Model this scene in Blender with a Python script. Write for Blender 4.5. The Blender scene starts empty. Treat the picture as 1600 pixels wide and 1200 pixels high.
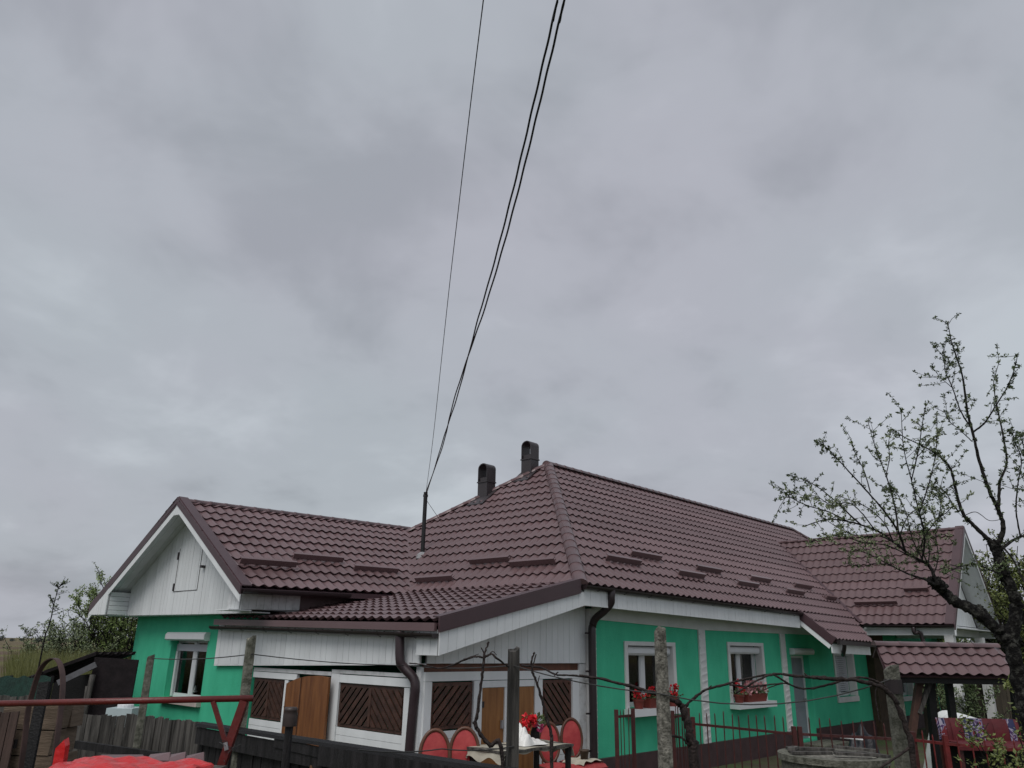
import bpy, bmesh, math, random
from mathutils import Vector, Matrix
random.seed(11)
S = bpy.context.scene
COL = S.collection
# ------------------------------------------------------------------ camera
FPX, PITCH, ROLL, CAMH = 1206.0, math.radians(18.8), math.radians(1.05), 2.307
_F = Vector((0, math.cos(PITCH), math.sin(PITCH)))
_R0 = Vector((1, 0, 0)); _U0 = Vector((0, -math.sin(PITCH), math.cos(PITCH)))
_R = _R0*math.cos(ROLL) + _U0*math.sin(ROLL)
_U = _U0*math.cos(ROLL) - _R0*math.sin(ROLL)
CP = Vector((0, 0, CAMH))
cam = bpy.data.cameras.new('camera'); cam.sensor_fit = 'HORIZONTAL'; cam.sensor_width = 36
cam.lens = 36*FPX/1600; cam.clip_end = 20000; cam.clip_start = 0.05
co = bpy.data.objects.new('camera', cam); COL.objects.link(co)
m = Matrix((_R, _U, -_F)).transposed().to_4x4(); m.translation = CP
co.matrix_world = m; S.camera = co
S.render.resolution_x, S.render.resolution_y = 1024, 768
# ------------------------------------------------------------------ world: overcast sky
SUN_EL, SUN_AZ = math.radians(56), math.radians(205)     # azimuth clockwise from +Y
w = bpy.data.worlds.new('World'); S.world = w; w.use_nodes = True
nt = w.node_tree; N = nt.nodes; L = nt.links; N.clear()
out = N.new('ShaderNodeOutputWorld'); bg = N.new('ShaderNodeBackground'); L.new(bg.outputs[0], out.inputs[0])
tc = N.new('ShaderNodeTexCoord'); sx = N.new('ShaderNodeSeparateXYZ'); L.new(tc.outputs['Generated'], sx.inputs[0])
def wm(op, a, b=None):
    n = N.new('ShaderNodeMath'); n.operation = op
    for i, v in enumerate((a, b)):
        if v is None: continue
        if isinstance(v, (int, float)): n.inputs[i].default_value = v
        else: L.new(v, n.inputs[i])
    return n.outputs[0]
zc = wm('ADD', wm('MAXIMUM', sx.outputs[2], 0.0), 0.36)
cx = N.new('ShaderNodeCombineXYZ'); L.new(wm('DIVIDE', sx.outputs[0], zc), cx.inputs[0]); L.new(wm('DIVIDE', sx.outputs[1], zc), cx.inputs[1])
cx.inputs[2].default_value = 3.7
def wnoise(scale, detail, rough, dist=0.0):
    n = N.new('ShaderNodeTexNoise'); L.new(cx.outputs[0], n.inputs['Vector'])
    n.inputs['Scale'].default_value = scale; n.inputs['Detail'].default_value = detail
    n.inputs['Roughness'].default_value = rough; n.inputs['Distortion'].default_value = dist
    return n.outputs['Fac']
def wramp(src, stops):
    r = N.new('ShaderNodeValToRGB'); L.new(src, r.inputs[0]); r.color_ramp.interpolation = 'EASE'
    while len(r.color_ramp.elements) < len(stops): r.color_ramp.elements.new(0.5)
    for e, (p, c) in zip(r.color_ramp.elements, stops): e.position = p; e.color = (*c, 1)
    return r.outputs[0]
def wmix(f, a, b, mode='MIX'):
    n = N.new('ShaderNodeMix'); n.data_type = 'RGBA'; n.blend_type = mode
    if isinstance(f, (int, float)): n.inputs[0].default_value = f
    else: L.new(f, n.inputs[0])
    for k, v in ((6, a), (7, b)):
        if isinstance(v, tuple): n.inputs[k].default_value = (*v, 1)
        else: L.new(v, n.inputs[k])
    return n.outputs[2]
nb = wm('ADD', wm('MULTIPLY', wnoise(1.7, 5, 0.52, 0.3), 0.66), wm('MULTIPLY', wnoise(4.6, 4, 0.55, 0.3), 0.34))
cl = wramp(nb, [(0.34, (.276, .291, .322)), (0.5, (.342, .358, .394)), (0.66, (.414, .432, .472))])
tint = wramp(wnoise(0.8, 3, 0.5), [(0.38, (1.02, .993, 1.01)), (0.62, (.975, 1.01, .995))])
cl = wmix(1.0, cl, tint, 'MULTIPLY')
sk = N.new('ShaderNodeTexSky'); sk.sky_type = 'NISHITA'; sk.sun_disc = False
sk.sun_elevation = SUN_EL; sk.sun_rotation = SUN_AZ; sk.air_density = 1.2; sk.dust_density = 6
nis = wmix(1.0, sk.outputs[0], (.1, .1, .1), 'MULTIPLY')
L.new(wmix(0.94, nis, cl), bg.inputs[0]); bg.inputs[1].default_value = 1.08
sl = bpy.data.lights.new('sun', 'SUN'); sl.energy = 1.5; sl.angle = math.radians(40); sl.color = (1, .97, .93)
so = bpy.data.objects.new('sun', sl); COL.objects.link(so)
sd = Vector((math.sin(SUN_AZ)*math.cos(SUN_EL), math.cos(SUN_AZ)*math.cos(SUN_EL), math.sin(SUN_EL)))
so.rotation_euler = sd.to_track_quat('Z', 'Y').to_euler(); so.location = (0, 0, 30)
S.view_settings.view_transform = 'Standard'; S.view_settings.look = 'None'
S.view_settings.exposure = 0.27; S.view_settings.gamma = 1.0
# ------------------------------------------------------------------ pixel helpers
def ray(x, y): return _F + _R*((x-800)/FPX) - _U*((y-600)/FPX)
def at(x, y, D):
    d = ray(x, y); return CP + d*(D/d.y)
def gz(x, y, z):
    d = ray(x, y); return CP + d*((z-CAMH)/d.z)
AZ = math.radians(43.5)
VA = Vector((math.sin(AZ), math.cos(AZ), 0)); VB = Vector((-math.cos(AZ), math.sin(AZ), 0))
HO = Vector((1.5872, 15.0, 0.0))                     # ground point under the near house corner
def loc(p):
    q = p - HO; return Vector((q.dot(VA), q.dot(VB), q.z))
def hw(u, v, z): return HO + VA*u + VB*v + Vector((0, 0, z))
def onA(x, y, v):                                     # pixel -> house coordinates on the plane v = const
    d = ray(x, y); t = (v - (CP-HO).dot(VB))/d.dot(VB); return loc(CP + d*t)
def onB(x, y, u):
    d = ray(x, y); t = (u - (CP-HO).dot(VA))/d.dot(VA); return loc(CP + d*t)
# ------------------------------------------------------------------ materials
MATS = {}
def mat(name, col, rough=.6, var=.12, scale=6.0, bump=0.0, bscale=40.0, metal=0.0, col2=None, stretch=None, spec=.5, detail=5, lo=.35, hi=.65):
    if name in MATS: return MATS[name]
    M = bpy.data.materials.new(name); M.use_nodes = True; t = M.node_tree; n = t.nodes; l = t.links
    b = n['Principled BSDF']; b.inputs['Roughness'].default_value = rough; b.inputs['Metallic'].default_value = metal
    b.inputs['Specular IOR Level'].default_value = spec
    tcn = n.new('ShaderNodeTexCoord'); vec = tcn.outputs['Object']
    if stretch:
        mp = n.new('ShaderNodeMapping'); mp.inputs['Scale'].default_value = stretch; l.new(vec, mp.inputs[0]); vec = mp.outputs[0]
    nz = n.new('ShaderNodeTexNoise'); nz.inputs['Scale'].default_value = scale; nz.inputs['Detail'].default_value = detail
    nz.inputs['Roughness'].default_value = .62; l.new(vec, nz.inputs['Vector'])
    r = n.new('ShaderNodeValToRGB'); l.new(nz.outputs['Fac'], r.inputs[0])
    e = r.color_ramp.elements; e[0].position = lo; e[1].position = hi
    c2 = col2 or tuple(min(1, c*(1+var)) for c in col); c1 = col if col2 else tuple(c*(1-var) for c in col)
    e[0].color = (*c1, 1); e[1].color = (*c2, 1)
    # each object slightly different
    oi = n.new('ShaderNodeObjectInfo'); mr = n.new('ShaderNodeMapRange'); l.new(oi.outputs['Random'], mr.inputs[0])
    mr.inputs[3].default_value = 1-var*.5; mr.inputs[4].default_value = 1+var*.5
    mx = n.new('ShaderNodeMix'); mx.data_type = 'RGBA'; mx.blend_type = 'MULTIPLY'; mx.inputs[0].default_value = 1
    l.new(r.outputs[0], mx.inputs[6]); l.new(mr.outputs[0], mx.inputs[7]); l.new(mx.outputs[2], b.inputs['Base Color'])
    if bump:
        bz = n.new('ShaderNodeTexNoise'); bz.inputs['Scale'].default_value = bscale; bz.inputs['Detail'].default_value = 6; l.new(vec, bz.inputs['Vector'])
        bp = n.new('ShaderNodeBump'); bp.inputs['Strength'].default_value = bump; bp.inputs['Distance'].default_value = .02
        l.new(bz.outputs['Fac'], bp.inputs['Height']); l.new(bp.outputs[0], b.inputs['Normal'])
    MATS[name] = M; return M
ROOF = mat('roof_metal', (.112, .068, .071), .34, .2, .9, .08, 60, spec=.5, col2=(.142, .089, .094), lo=.3, hi=.7, detail=8)
CHIM = mat('chimney_metal', (.036, .03, .033), .42, .12, 4)
FLASH = mat('flashing_metal', (.062, .034, .04), .42, .08, 3)
GUT = mat('gutter_metal', (.024, .017, .019), .35, .1, 3)
WHITE = mat('white_boards', (.72, .75, .765), .5, .05, 3, .05, 30, stretch=(1, 1, .35))
WHITE_OLD = mat('white_boards_stained', (.42, .43, .43), .6, .1, 5, .1, 30, col2=(.62, .64, .65), lo=.3, hi=.5)
PLASTW = mat('white_plaster', (.62, .63, .63), .75, .06, 3, .3, 25)
PVC = mat('white_pvc', (.66, .68, .70), .35, .03, 3)
GREEN = mat('green_plaster', (.036, .42, .24), .8, .06, 2.0, .4, 70, col2=(.066, .56, .335), stretch=(1, 1, .45), lo=.28, hi=.72, detail=8)
PLINTH = mat('maroon_plinth', (.05, .026, .028), .7, .2, 4, .3, 40)
BROWNW = mat('brown_stained_wood', (.085, .036, .024), .55, .4, 8, .3, 60, stretch=(1, 1, 1))
PLY = mat('orange_plywood', (.22, .088, .024), .5, .18, 7, .2, 40, stretch=(2, 2, .2), col2=(.34, .155, .048), detail=8)
PLYD = mat('varnished_plywood', (.11, .038, .012), .45, .22, 7, .2, 40, stretch=(2, 2, .2), col2=(.2, .08, .026), detail=8)
CONC = mat('weathered_concrete', (.05, .048, .038), .9, .3, 22, .9, 60, col2=(.26, .25, .215), lo=.36, hi=.68)
CONCD = mat('mossy_concrete', (.06, .062, .045), .9, .3, 14, .8, 60, col2=(.2, .2, .165), lo=.35, hi=.65)
GREYW = mat('grey_old_wood', (.024, .023, .022), .8, .3, 5, .5, 50, spec=.2, col2=(.11, .104, .096), stretch=(3, 3, .25), lo=.35, hi=.62)
DARKW = mat('wet_dark_wood', (.006, .006, .0065), .6, .3, 5, .6, 50, spec=.25, col2=(.028, .026, .028), stretch=(3, 3, .3))
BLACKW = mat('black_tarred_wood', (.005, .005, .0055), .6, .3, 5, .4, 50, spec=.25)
LOGW = mat('sawn_timber', (.085, .06, .04), .8, .2, 6, .4, 40, col2=(.17, .125, .088), stretch=(.4, .4, 3))
BARK = mat('bark', (.006, .0055, .0052), .9, .3, 20, 1.0, 50, spec=.2, col2=(.028, .026, .024))
BARKG = mat('lichen_bark', (.006, .0055, .0055), .9, .3, 26, 1.0, 60, spec=.2, col2=(.10, .10, .088), lo=.48, hi=.76)
VINEB = mat('vine_bark', (.01, .007, .007), .75, .3, 25, .8, 60, spec=.3, col2=(.04, .028, .026))
REDM = mat('red_oxide_paint', (.095, .013, .011), .4, .18, 10, .15, 40)
REDF = mat('old_red_paint', (.055, .012, .011), .5, .25, 14, .2, 40)
REDFB = mat('bright_red_paint', (.12, .012, .012), .5, .2, 10, .2, 40)
REDT = mat('red_plastic_sheet', (.46, .012, .014), .28, .15, 6, .4, 22, col2=(.60, .024, .026))
REDC = mat('red_upholstery', (.33, .032, .038), .75, .15, 9, .2, 90, col2=(.42, .06, .06))
CHW = mat('carved_chair_wood', (.10, .042, .024), .45, .2, 9)
CLOTH = mat('cream_cloth', (.36, .34, .28), .8, .15, 6, .3, 30)
WBAG = mat('white_plastic_bag', (.72, .72, .70), .4, .06, 6, .3, 18)
def glassmat():
    M = bpy.data.materials.new('window_glass'); M.use_nodes = True; t = M.node_tree; n = t.nodes; l = t.links; n.remove(n['Principled BSDF'])
    tr_ = n.new('ShaderNodeBsdfTransparent'); tr_.inputs[0].default_value = (.72, .76, .78, 1); gl = n.new('ShaderNodeBsdfGlossy'); gl.inputs['Roughness'].default_value = .03
    fz = n.new('ShaderNodeFresnel'); fz.inputs[0].default_value = 1.6; mx = n.new('ShaderNodeMixShader'); l.new(fz.outputs[0], mx.inputs[0]); l.new(tr_.outputs[0], mx.inputs[1]); l.new(gl.outputs[0], mx.inputs[2]); l.new(mx.outputs[0], n['Material Output'].inputs[0]); return M
GLASSD = glassmat()
CURT = mat('net_curtain', (.10, .11, .12), .9, .4, 30, stretch=(6, 6, .1), col2=(.3, .32, .33))
SHUT = mat('grey_white_shutter', (.50, .51, .56), .5, .05, 3)
DOORM = mat('grey_door', (.20, .215, .25), .45, .08, 3)
RUSTD = mat('dark_sheet', (.008, .006, .007), .7, .3, 6, .3, 20, spec=.2, col2=(.019, .014, .016))
NETG = mat('green_shade_net', (.012, .045, .035), .8, .3, 10, .5, 60)
TERRA = mat('terracotta', (.17, .03, .022), .55, .15, 8)
BLK = mat('black_cable', (.006, .006, .007), .5, .1, 5)
WIRE = mat('grey_wire', (.03, .03, .03), .5, .2, 5)
BROWNC = mat('brown_column', (.055, .036, .022), .8, .25, 6, .4, 40)
TARPW = mat('white_tarp', (.62, .64, .64), .5, .1, 5, .4, 12)
STEEL = mat('tin', (.25, .25, .26), .45, .2, 9)
FREDM = mat('red_petals', (.62, .018, .03), .6, .25, 40)
FPINK = mat('pink_petals', (.55, .16, .2), .6, .25, 40, col2=(.62, .42, .42))
def leafmat(name, c1, c2):
    M = mat(name, c1, .55, .2, 9.0, col2=c2, lo=.3, hi=.7, detail=2)
    b = M.node_tree.nodes['Principled BSDF']
    b.inputs['Transmission Weight'].default_value = 0.0
    return M
LEAFD = leafmat('young_leaf', (.05, .075, .035), (.13, .18, .07))
LEAFB = leafmat('bush_leaf', (.12, .18, .05), (.26, .34, .11))
LEAFY = leafmat('yellow_green_leaf', (.09, .12, .03), (.19, .22, .06))
LEAFP = leafmat('pale_leaf', (.13, .17, .09), (.24, .28, .15))
GRASS = leafmat('grass_blade', (.035, .08, .016), (.09, .16, .04))
# ------------------------------------------------------------------ mesh helpers
class MB:
    def __init__(s): s.v = []; s.f = []
    def poly(s, pts):
        i = len(s.v); s.v += [tuple(p) for p in pts]; s.f.append(tuple(range(i, i+len(pts)))); return s
    def prism(s, base, off):
        base = [Vector(p) for p in base]; off = Vector(off); n = len(base); i = len(s.v)
        s.v += [tuple(p) for p in base] + [tuple(p+off) for p in base]
        s.f.append(tuple(range(i+n-1, i-1, -1))); s.f.append(tuple(range(i+n, i+2*n)))
        for k in range(n):
            j = (k+1) % n; s.f.append((i+k, i+j, i+n+j, i+n+k))
        return s
    def box(s, a, b):
        x0, y0, z0 = a; x1, y1, z1 = b
        return s.prism([(x0, y0, z0), (x1, y0, z0), (x1, y1, z0), (x0, y1, z0)], (0, 0, z1-z0))
    def bar(s, p, q, wd, hd, up=(0, 0, 1)):
        p, q = Vector(p), Vector(q); d = (q-p).normalized(); up = Vector(up)
        sd_ = d.cross(up)
        if sd_.length < 1e-4: sd_ = d.cross(Vector((1, 0, 0)))
        sd_.normalize(); u2 = sd_.cross(d).normalized()
        c = [p+sd_*(a*wd/2)+u2*(b*hd/2) for a, b in ((-1, -1), (1, -1), (1, 1), (-1, 1))]
        return s.prism(c, q-p)
    def tube(s, pts, rad, n=8, cap=True):
        pts = [Vector(p) for p in pts]
        if not isinstance(rad, (list, tuple)): rad = [rad]*len(pts)
        t0 = (pts[1]-pts[0]).normalized(); a = t0.orthogonal().normalized(); i0 = len(s.v)
        for k, p in enumerate(pts):
            if k == 0: t = t0
            elif k == len(pts)-1: t = (pts[k]-pts[k-1]).normalized()
            else: t = ((pts[k]-pts[k-1]).normalized() + (pts[k+1]-pts[k]).normalized()).normalized()
            a = (a - t*a.dot(t)).normalized(); bb = t.cross(a)
            for j in range(n):
                an = 2*math.pi*j/n; s.v.append(tuple(p + (a*math.cos(an)+bb*math.sin(an))*rad[k]))
        for k in range(len(pts)-1):
            for j in range(n):
                j2 = (j+1) % n; s.f.append((i0+k*n+j, i0+k*n+j2, i0+(k+1)*n+j2, i0+(k+1)*n+j))
        if cap:
            s.f.append(tuple(i0+j for j in range(n-1, -1, -1))); e = i0+(len(pts)-1)*n; s.f.append(tuple(e+j for j in range(n)))
        return s
    def grid(s, fn, nu, nv):
        i0 = len(s.v)
        for j in range(nv+1):
            for i in range(nu+1): s.v.append(tuple(fn(i/nu, j/nv)))
        for j in range(nv):
            for i in range(nu):
                k = i0+j*(nu+1)+i; s.f.append((k, k+1, k+nu+2, k+nu+1))
        return s
    def lathe(s, c, prof, n=20, ax=None):
        c = Vector(c); i0 = len(s.v)
        for r, z in prof:
            for j in range(n):
                an = 2*math.pi*j/n; s.v.append((c.x+r*math.cos(an), c.y+r*math.sin(an), c.z+z))
        for k in range(len(prof)-1):
            for j in range(n):
                j2 = (j+1) % n; s.f.append((i0+k*n+j, i0+k*n+j2, i0+(k+1)*n+j2, i0+(k+1)*n+j))
        return s
    def build(s, name, m_, parent=None, smooth=False, kind=None):
        me = bpy.data.meshes.new(name); me.from_pydata(s.v, [], s.f); me.validate(verbose=False)
        if smooth: me.polygons.foreach_set('use_smooth', [True]*len(me.polygons))
        me.materials.append(m_); me.update()
        o = bpy.data.objects.new(name, me); COL.objects.link(o)
        if parent is not None: o.parent = parent
        if kind: o['kind'] = kind
        return o
def tag(o, label, cat, group=None):
    o['label'] = label; o['category'] = cat
    if group: o['group'] = group
    return o
def thing(name, label, cat, p=(0, 0, 0), rz=0.0, group=None):
    o = bpy.data.objects.new(name, None); COL.objects.link(o); o.location = p; o.rotation_euler = (0, 0, rz)
    o.empty_display_size = .2
    return tag(o, label, cat, group)
def catmull(P, n=6):
    P = [Vector(p) for p in P]; o = []
    for i in range(len(P)-1):
        p0 = P[max(i-1, 0)]; p1 = P[i]; p2 = P[i+1]; p3 = P[min(i+2, len(P)-1)]
        for k in range(n):
            t = k/n
            o.append(.5*((2*p1)+(p2-p0)*t+(2*p0-5*p1+4*p2-p3)*t*t+(3*p1-p0-3*p2+p3)*t**3))
    o.append(P[-1]); return o
def clip2(poly, hp):                                   # convex clip; hp: list of (a,b,c) keep a*x+b*y<=c
    for a, b, c in hp:
        o = []
        for i in range(len(poly)):
            p, q = poly[i-1], poly[i]; fp = a*p[0]+b*p[1]-c; fq = a*q[0]+b*q[1]-c
            if (fp <= 0) != (fq <= 0):
                t = fp/(fp-fq); o.append((p[0]+(q[0]-p[0])*t, p[1]+(q[1]-p[1])*t))
            if fq <= 0: o.append(q)
        poly = o
        if len(poly) < 3: return []
    return poly
def rect_hp(x0, x1, y0, y1): return [(-1, 0, -x0), (1, 0, x1), (0, -1, -y0), (0, 1, y1)]
# ------------------------------------------------------------------ ground
def ground():
    M = bpy.data.materials.new('ground_soil'); M.use_nodes = True; t = M.node_tree; n = t.nodes; l = t.links
    b = n['Principled BSDF']; b.inputs['Roughness'].default_value = .95
    tcn = n.new('ShaderNodeTexCoord')
    n1 = n.new('ShaderNodeTexNoise'); n1.inputs['Scale'].default_value = .9; n1.inputs['Detail'].default_value = 8; l.new(tcn.outputs['Object'], n1.inputs[0])
    r = n.new('ShaderNodeValToRGB'); l.new(n1.outputs[0], r.inputs[0])
    r.color_ramp.elements[0].position = .35; r.color_ramp.elements[0].color = (.05, .036, .024, 1)
    r.color_ramp.elements[1].position = .62; r.color_ramp.elements[1].color = (.05, .075, .022, 1)
    n2 = n.new('ShaderNodeTexNoise'); n2.inputs['Scale'].default_value = .035; n2.inputs['Detail'].default_value = 6
    mp = n.new('ShaderNodeMapping'); mp.inputs['Scale'].default_value = (.35, 1, 1); l.new(tcn.outputs['Object'], mp.inputs[0]); l.new(mp.outputs[0], n2.inputs[0])
    r2 = n.new('ShaderNodeValToRGB'); l.new(n2.outputs[0], r2.inputs[0])
    r2.color_ramp.elements[0].position = .42; r2.color_ramp.elements[0].color = (.085, .05, .032, 1)
    r2.color_ramp.elements[1].position = .58; r2.color_ramp.elements[1].color = (.11, .105, .03, 1)
    sp = n.new('ShaderNodeSeparateXYZ'); l.new(tcn.outputs['Object'], sp.inputs[0])
    mr = n.new('ShaderNodeMapRange'); l.new(sp.outputs[1], mr.inputs[0]); mr.inputs[1].default_value = 30; mr.inputs[2].default_value = 45
    mx = n.new('ShaderNodeMix'); mx.data_type = 'RGBA'; l.new(mr.outputs[0], mx.inputs[0]); l.new(r.outputs[0], mx.inputs[6]); l.new(r2.outputs[0], mx.inputs[7])
    l.new(mx.outputs[2], b.inputs['Base Color'])
    bz = n.new('ShaderNodeTexNoise'); bz.inputs['Scale'].default_value = 9; bz.inputs['Detail'].default_value = 8; l.new(tcn.outputs['Object'], bz.inputs[0])
    bp = n.new('ShaderNodeBump'); bp.inputs['Strength'].default_value = .6; bp.inputs['Distance'].default_value = .08; l.new(bz.outputs[0], bp.inputs['Height']); l.new(bp.outputs[0], b.inputs['Normal'])
    o = MB().poly([(-6000, -3000, 0), (6000, -3000, 0), (6000, 9000, 0), (-6000, 9000, 0)]).build('ground', M)
    o['kind'] = 'structure'
ground()
# ================================================================== HOUSE
HOUSE = thing('house', 'long green village house with brown tiled roofs and white board gables', 'house', HO, math.pi/2-AZ)
def part(mb, name, m_, parent=HOUSE, smooth=False, kind=None): return mb.build(name, m_, parent, smooth, kind)
def ez(u): return 3.36 - .011*u                        # main eave sags to the far end
def main_warp(p): p.z += -.011*p.x*(4-p.y)/4.45; return p
K_HIP = (6.91-3.38)/(3.38+.93)
def tile_roof(org, e, s, poly, warp=None, wave=.225, row=.35, deck=True, phase=0.0, parent=HOUSE, tiles=True, deck_t=.03):
    """poly: convex list of (e, s) coordinates. Returns the roof part with one child per tile course."""
    org = Vector(org); e = Vector(e).normalized(); s = Vector(s); s = (s-e*s.dot(e)).normalized(); n = e.cross(s)
    if n.z < 0: n = -n
    def W(a, b, h):
        p = org+e*a+s*b+n*h
        return warp(p) if warp else p
    roof = MB()
    pts = []
    for i in range(len(poly)):                         # densify so that the warp is followed
        p, q = poly[i], poly[(i+1) % len(poly)]
        pts += [(p[0]+(q[0]-p[0])*k/3, p[1]+(q[1]-p[1])*k/3) for k in range(3)]
    lo = [W(a, b, -.035-deck_t) for a, b in pts]; hi_ = [W(a, b, -.035) for a, b in pts]
    k = len(pts); roof.v = [tuple(p) for p in lo+hi_]
    roof.f = [tuple(range(k-1, -1, -1)), tuple(range(k, 2*k))] + [(i, (i+1) % k, k+(i+1) % k, k+i) for i in range(k)]
    ro = part(roof, 'roof', FLASH, parent)
    if not tiles: return ro
    area = sum(poly[i][0]*poly[(i+1) % len(poly)][1]-poly[(i+1) % len(poly)][0]*poly[i][1] for i in range(len(poly)))
    sg = 1 if area > 0 else -1
    hps = []
    for i in range(len(poly)):
        p, q = poly[i], poly[(i+1) % len(poly)]
        nx, ny = sg*(q[1]-p[1]), -sg*(q[0]-p[0]); ln = math.hypot(nx, ny)
        if ln > 1e-6: hps.append((nx/ln, ny/ln, (nx*p[0]+ny*p[1])/ln))
    smin = min(p[1] for p in poly); smax = max(p[1] for p in poly)
    r = 0
    while smin + r*row < smax-.02:
        s0 = smin+r*row; s1 = min(s0+row, smax)
        cp = clip2(list(poly), rect_hp(-1e3, 1e3, s0-.03, s1+.03)); r += 1
        if len(cp) < 3: continue
        e0 = min(p[0] for p in cp); e1 = max(p[0] for p in cp)
        if e1-e0 < .03: continue
        stp = wave/8; i0 = math.floor((e0-phase)/stp); i1 = math.ceil((e1-phase)/stp)
        V = []; Fc = []; cnt = i1-i0+1
        jit = random.uniform(-.004, .004)
        for i in range(i0, i1+1):
            x = phase+i*stp; ph = (i % 8)/8.0
            c = .5+.5*math.cos(2*math.pi*ph); h = .034*c**1.25
            sc = -.010+.018*c
            st = .036
            V += [(x, s0+sc+.03, h-.008), (x, s0+sc, h+st), (x, s0+sc, h+st), (x, s0+.14, h+st*.5), (x, s1+.07, h-.002)]
        for i in range(cnt-1):
            a = i*5; b = a+5
            Fc += [(a, b, b+1, a+1), (a+2, b+2, b+3, a+3), (a+3, b+3, b+4, a+4)]
        bm = bmesh.new()
        bv = [bm.verts.new(v) for v in V]
        for fc in Fc:
            f = bm.faces.new([bv[q] for q in fc]); f.smooth = True
        for a, b, c in hps:
            if all(a*v.co.x+b*v.co.y <= c+.03 for v in bm.verts) and b < -.9: continue
            bmesh.ops.bisect_plane(bm, geom=bm.verts[:]+bm.edges[:]+bm.faces[:], dist=1e-5,
                                   plane_co=(a*(c+(.02 if b < -.9 else 0)), b*(c+(.02 if b < -.9 else 0)), 0), plane_no=(a, b, 0), clear_outer=True)
        if not bm.faces: bm.free(); continue
        for v in bm.verts: v.co = W(v.co.x, v.co.y, v.co.z+jit)
        me = bpy.data.meshes.new('tile_course'); bm.to_mesh(me); bm.free(); me.materials.append(ROOF)
        o = bpy.data.objects.new('tile_course', me); COL.objects.link(o); o.parent = ro
    return ro
def caps(line, parent, r=.115, step=.36, name='ridge_cap', lift=-.03, upv=Vector((0, 0, 1))):
    p, q = Vector(line[0]), Vector(line[1]); d = q-p; ln = d.length; d.normalize(); k = max(1, round(ln/step)); st = ln/k
    sdv = d.cross(upv).normalized(); up = sdv.cross(d).normalized()
    mb = MB(); n = 8
    for t, rr in ((-.03, r*1.06), (.02, r*1.06), (.021, r), (st, r*.98)):
        for j in range(n+1):
            an = math.pi*j/n; mb.v.append(tuple(d*t+sdv*(math.cos(an)*rr)+up*(math.sin(an)*rr*.8+lift)))
    for a in range(3):
        for j in range(n): b0 = a*(n+1)+j; mb.f.append((b0, b0+1, b0+n+2, b0+n+1))
    mb.f.append(tuple(range(n+1)))
    me = bpy.data.meshes.new(name); me.from_pydata(mb.v, [], mb.f); me.materials.append(ROOF)
    for f in me.polygons: f.use_smooth = len(f.vertices) == 4
    for i in range(k):
        o = bpy.data.objects.new(name, me); COL.objects.link(o); o.parent = parent; o.location = p+d*(i*st)
def guard(p, q, n, parent):
    p, q, n = Vector(p), Vector(q), Vector(n).normalized(); d = (q-p).normalized(); up = n.cross(d)
    if up.z < 0: up = -up
    mb = MB(); b0 = n*.045
    mb.prism([p+b0, p+b0+n*.115, p+b0+n*.115+up*.02, p+b0+up*.02], q-p)          # upstanding plate
    mb.prism([p+b0+n*.10+up*.02, p+b0+n*.115+up*.02, p+b0+n*.115+up*.07, p+b0+n*.10+up*.07], q-p)
    k = 5
    for i in range(k):
        c = p+(q-p)*((i+.5)/k); mb.prism([c-d*.02+n*.0, c+d*.02+n*.0, c+d*.02+up*.16, c-d*.02+up*.16], n*.06)
    part(mb, 'snow_guard', ROOF, parent)
# ---- roof planes
# main front slope (towards the yard on the right)
E0 = Vector((-.93, -.45, 3.36)); slope = Vector((0, 4.45, 6.91-3.36)); SL = slope.length
ROOF_R = tile_roof(E0, (1, 0, 0), slope, [(0, 0), (23.6, 0), (19.2, SL), (4.31, SL)], warp=main_warp)
# lower extension over the entrance
kx = slope.normalized()
ROOF_X = tile_roof(E0, (1, 0, 0), slope, [(9.0, -.02), (9.0, -1.05), (11.55, -1.05), (12.6, -.02)], warp=main_warp, phase=0.0, deck_t=.04)
# hip end
HE0 = Vector((-.93, -.45, 3.38)); hs = Vector((4.31, 0, 6.91-3.38)); HSL = hs.length
ROOF_H = tile_roof(HE0, (0, 1, 0), hs, [(0, 0), (10.45, 0), (4.45, HSL)])
# back slopes
tile_roof((3.38, 4, 6.905), (1, 0, 0), (0, 6, -3.5), [(0, 0), (14.9, 0), (19.2, 6.95), (-4.31, 6.95)], tiles=False)
tile_roof((22.67, -.45, 3.2), (0, 1, 0), (-4.4, 0, 3.6), [(0, .1), (10.4, .1), (4.45, 5.69)], tiles=False)
# porch shed roof
def porch_warp(p): p.z += .016*(p.y+.45)*max(0, (-.93-p.x)/3.27) - .01*(p.y+.45)*max(0, 1-(-.93-p.x)/3.27); return p
PE0 = Vector((-4.22, -.45, 2.635)); ps = Vector((3.29, 0, 3.40-2.635)); PSL = ps.length
ROOF_P = tile_roof(PE0, (0, 1, 0), ps, [(0, 0), (6.66, 0), (6.1, .9), (4.9, PSL), (0, PSL)], warp=porch_warp)
# left wing
WU0, WV0, WR, WZ0 = -4.93, 4.12, 7.25, 3.235
wk = (5.13-WZ0)/(WR-WV0); wsl = Vector((0, WR-WV0, 5.13-WZ0)); WSL = wsl.length
we = Vector((1, 0, .02))
ROOF_W = tile_roof((WU0, WV0, WZ0), we, wsl, [(0, 0), (3.9, 0), (6.45, WSL), (0, WSL)])
wslb = Vector((0, -3.85, 5.13-3.05)); WSLB = wslb.length
ROOF_WB = tile_roof((WU0, 11.1, 3.05), we, wslb, [(0, 0), (6.4, 0), (6.4, WSLB), (0, WSLB)])
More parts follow.
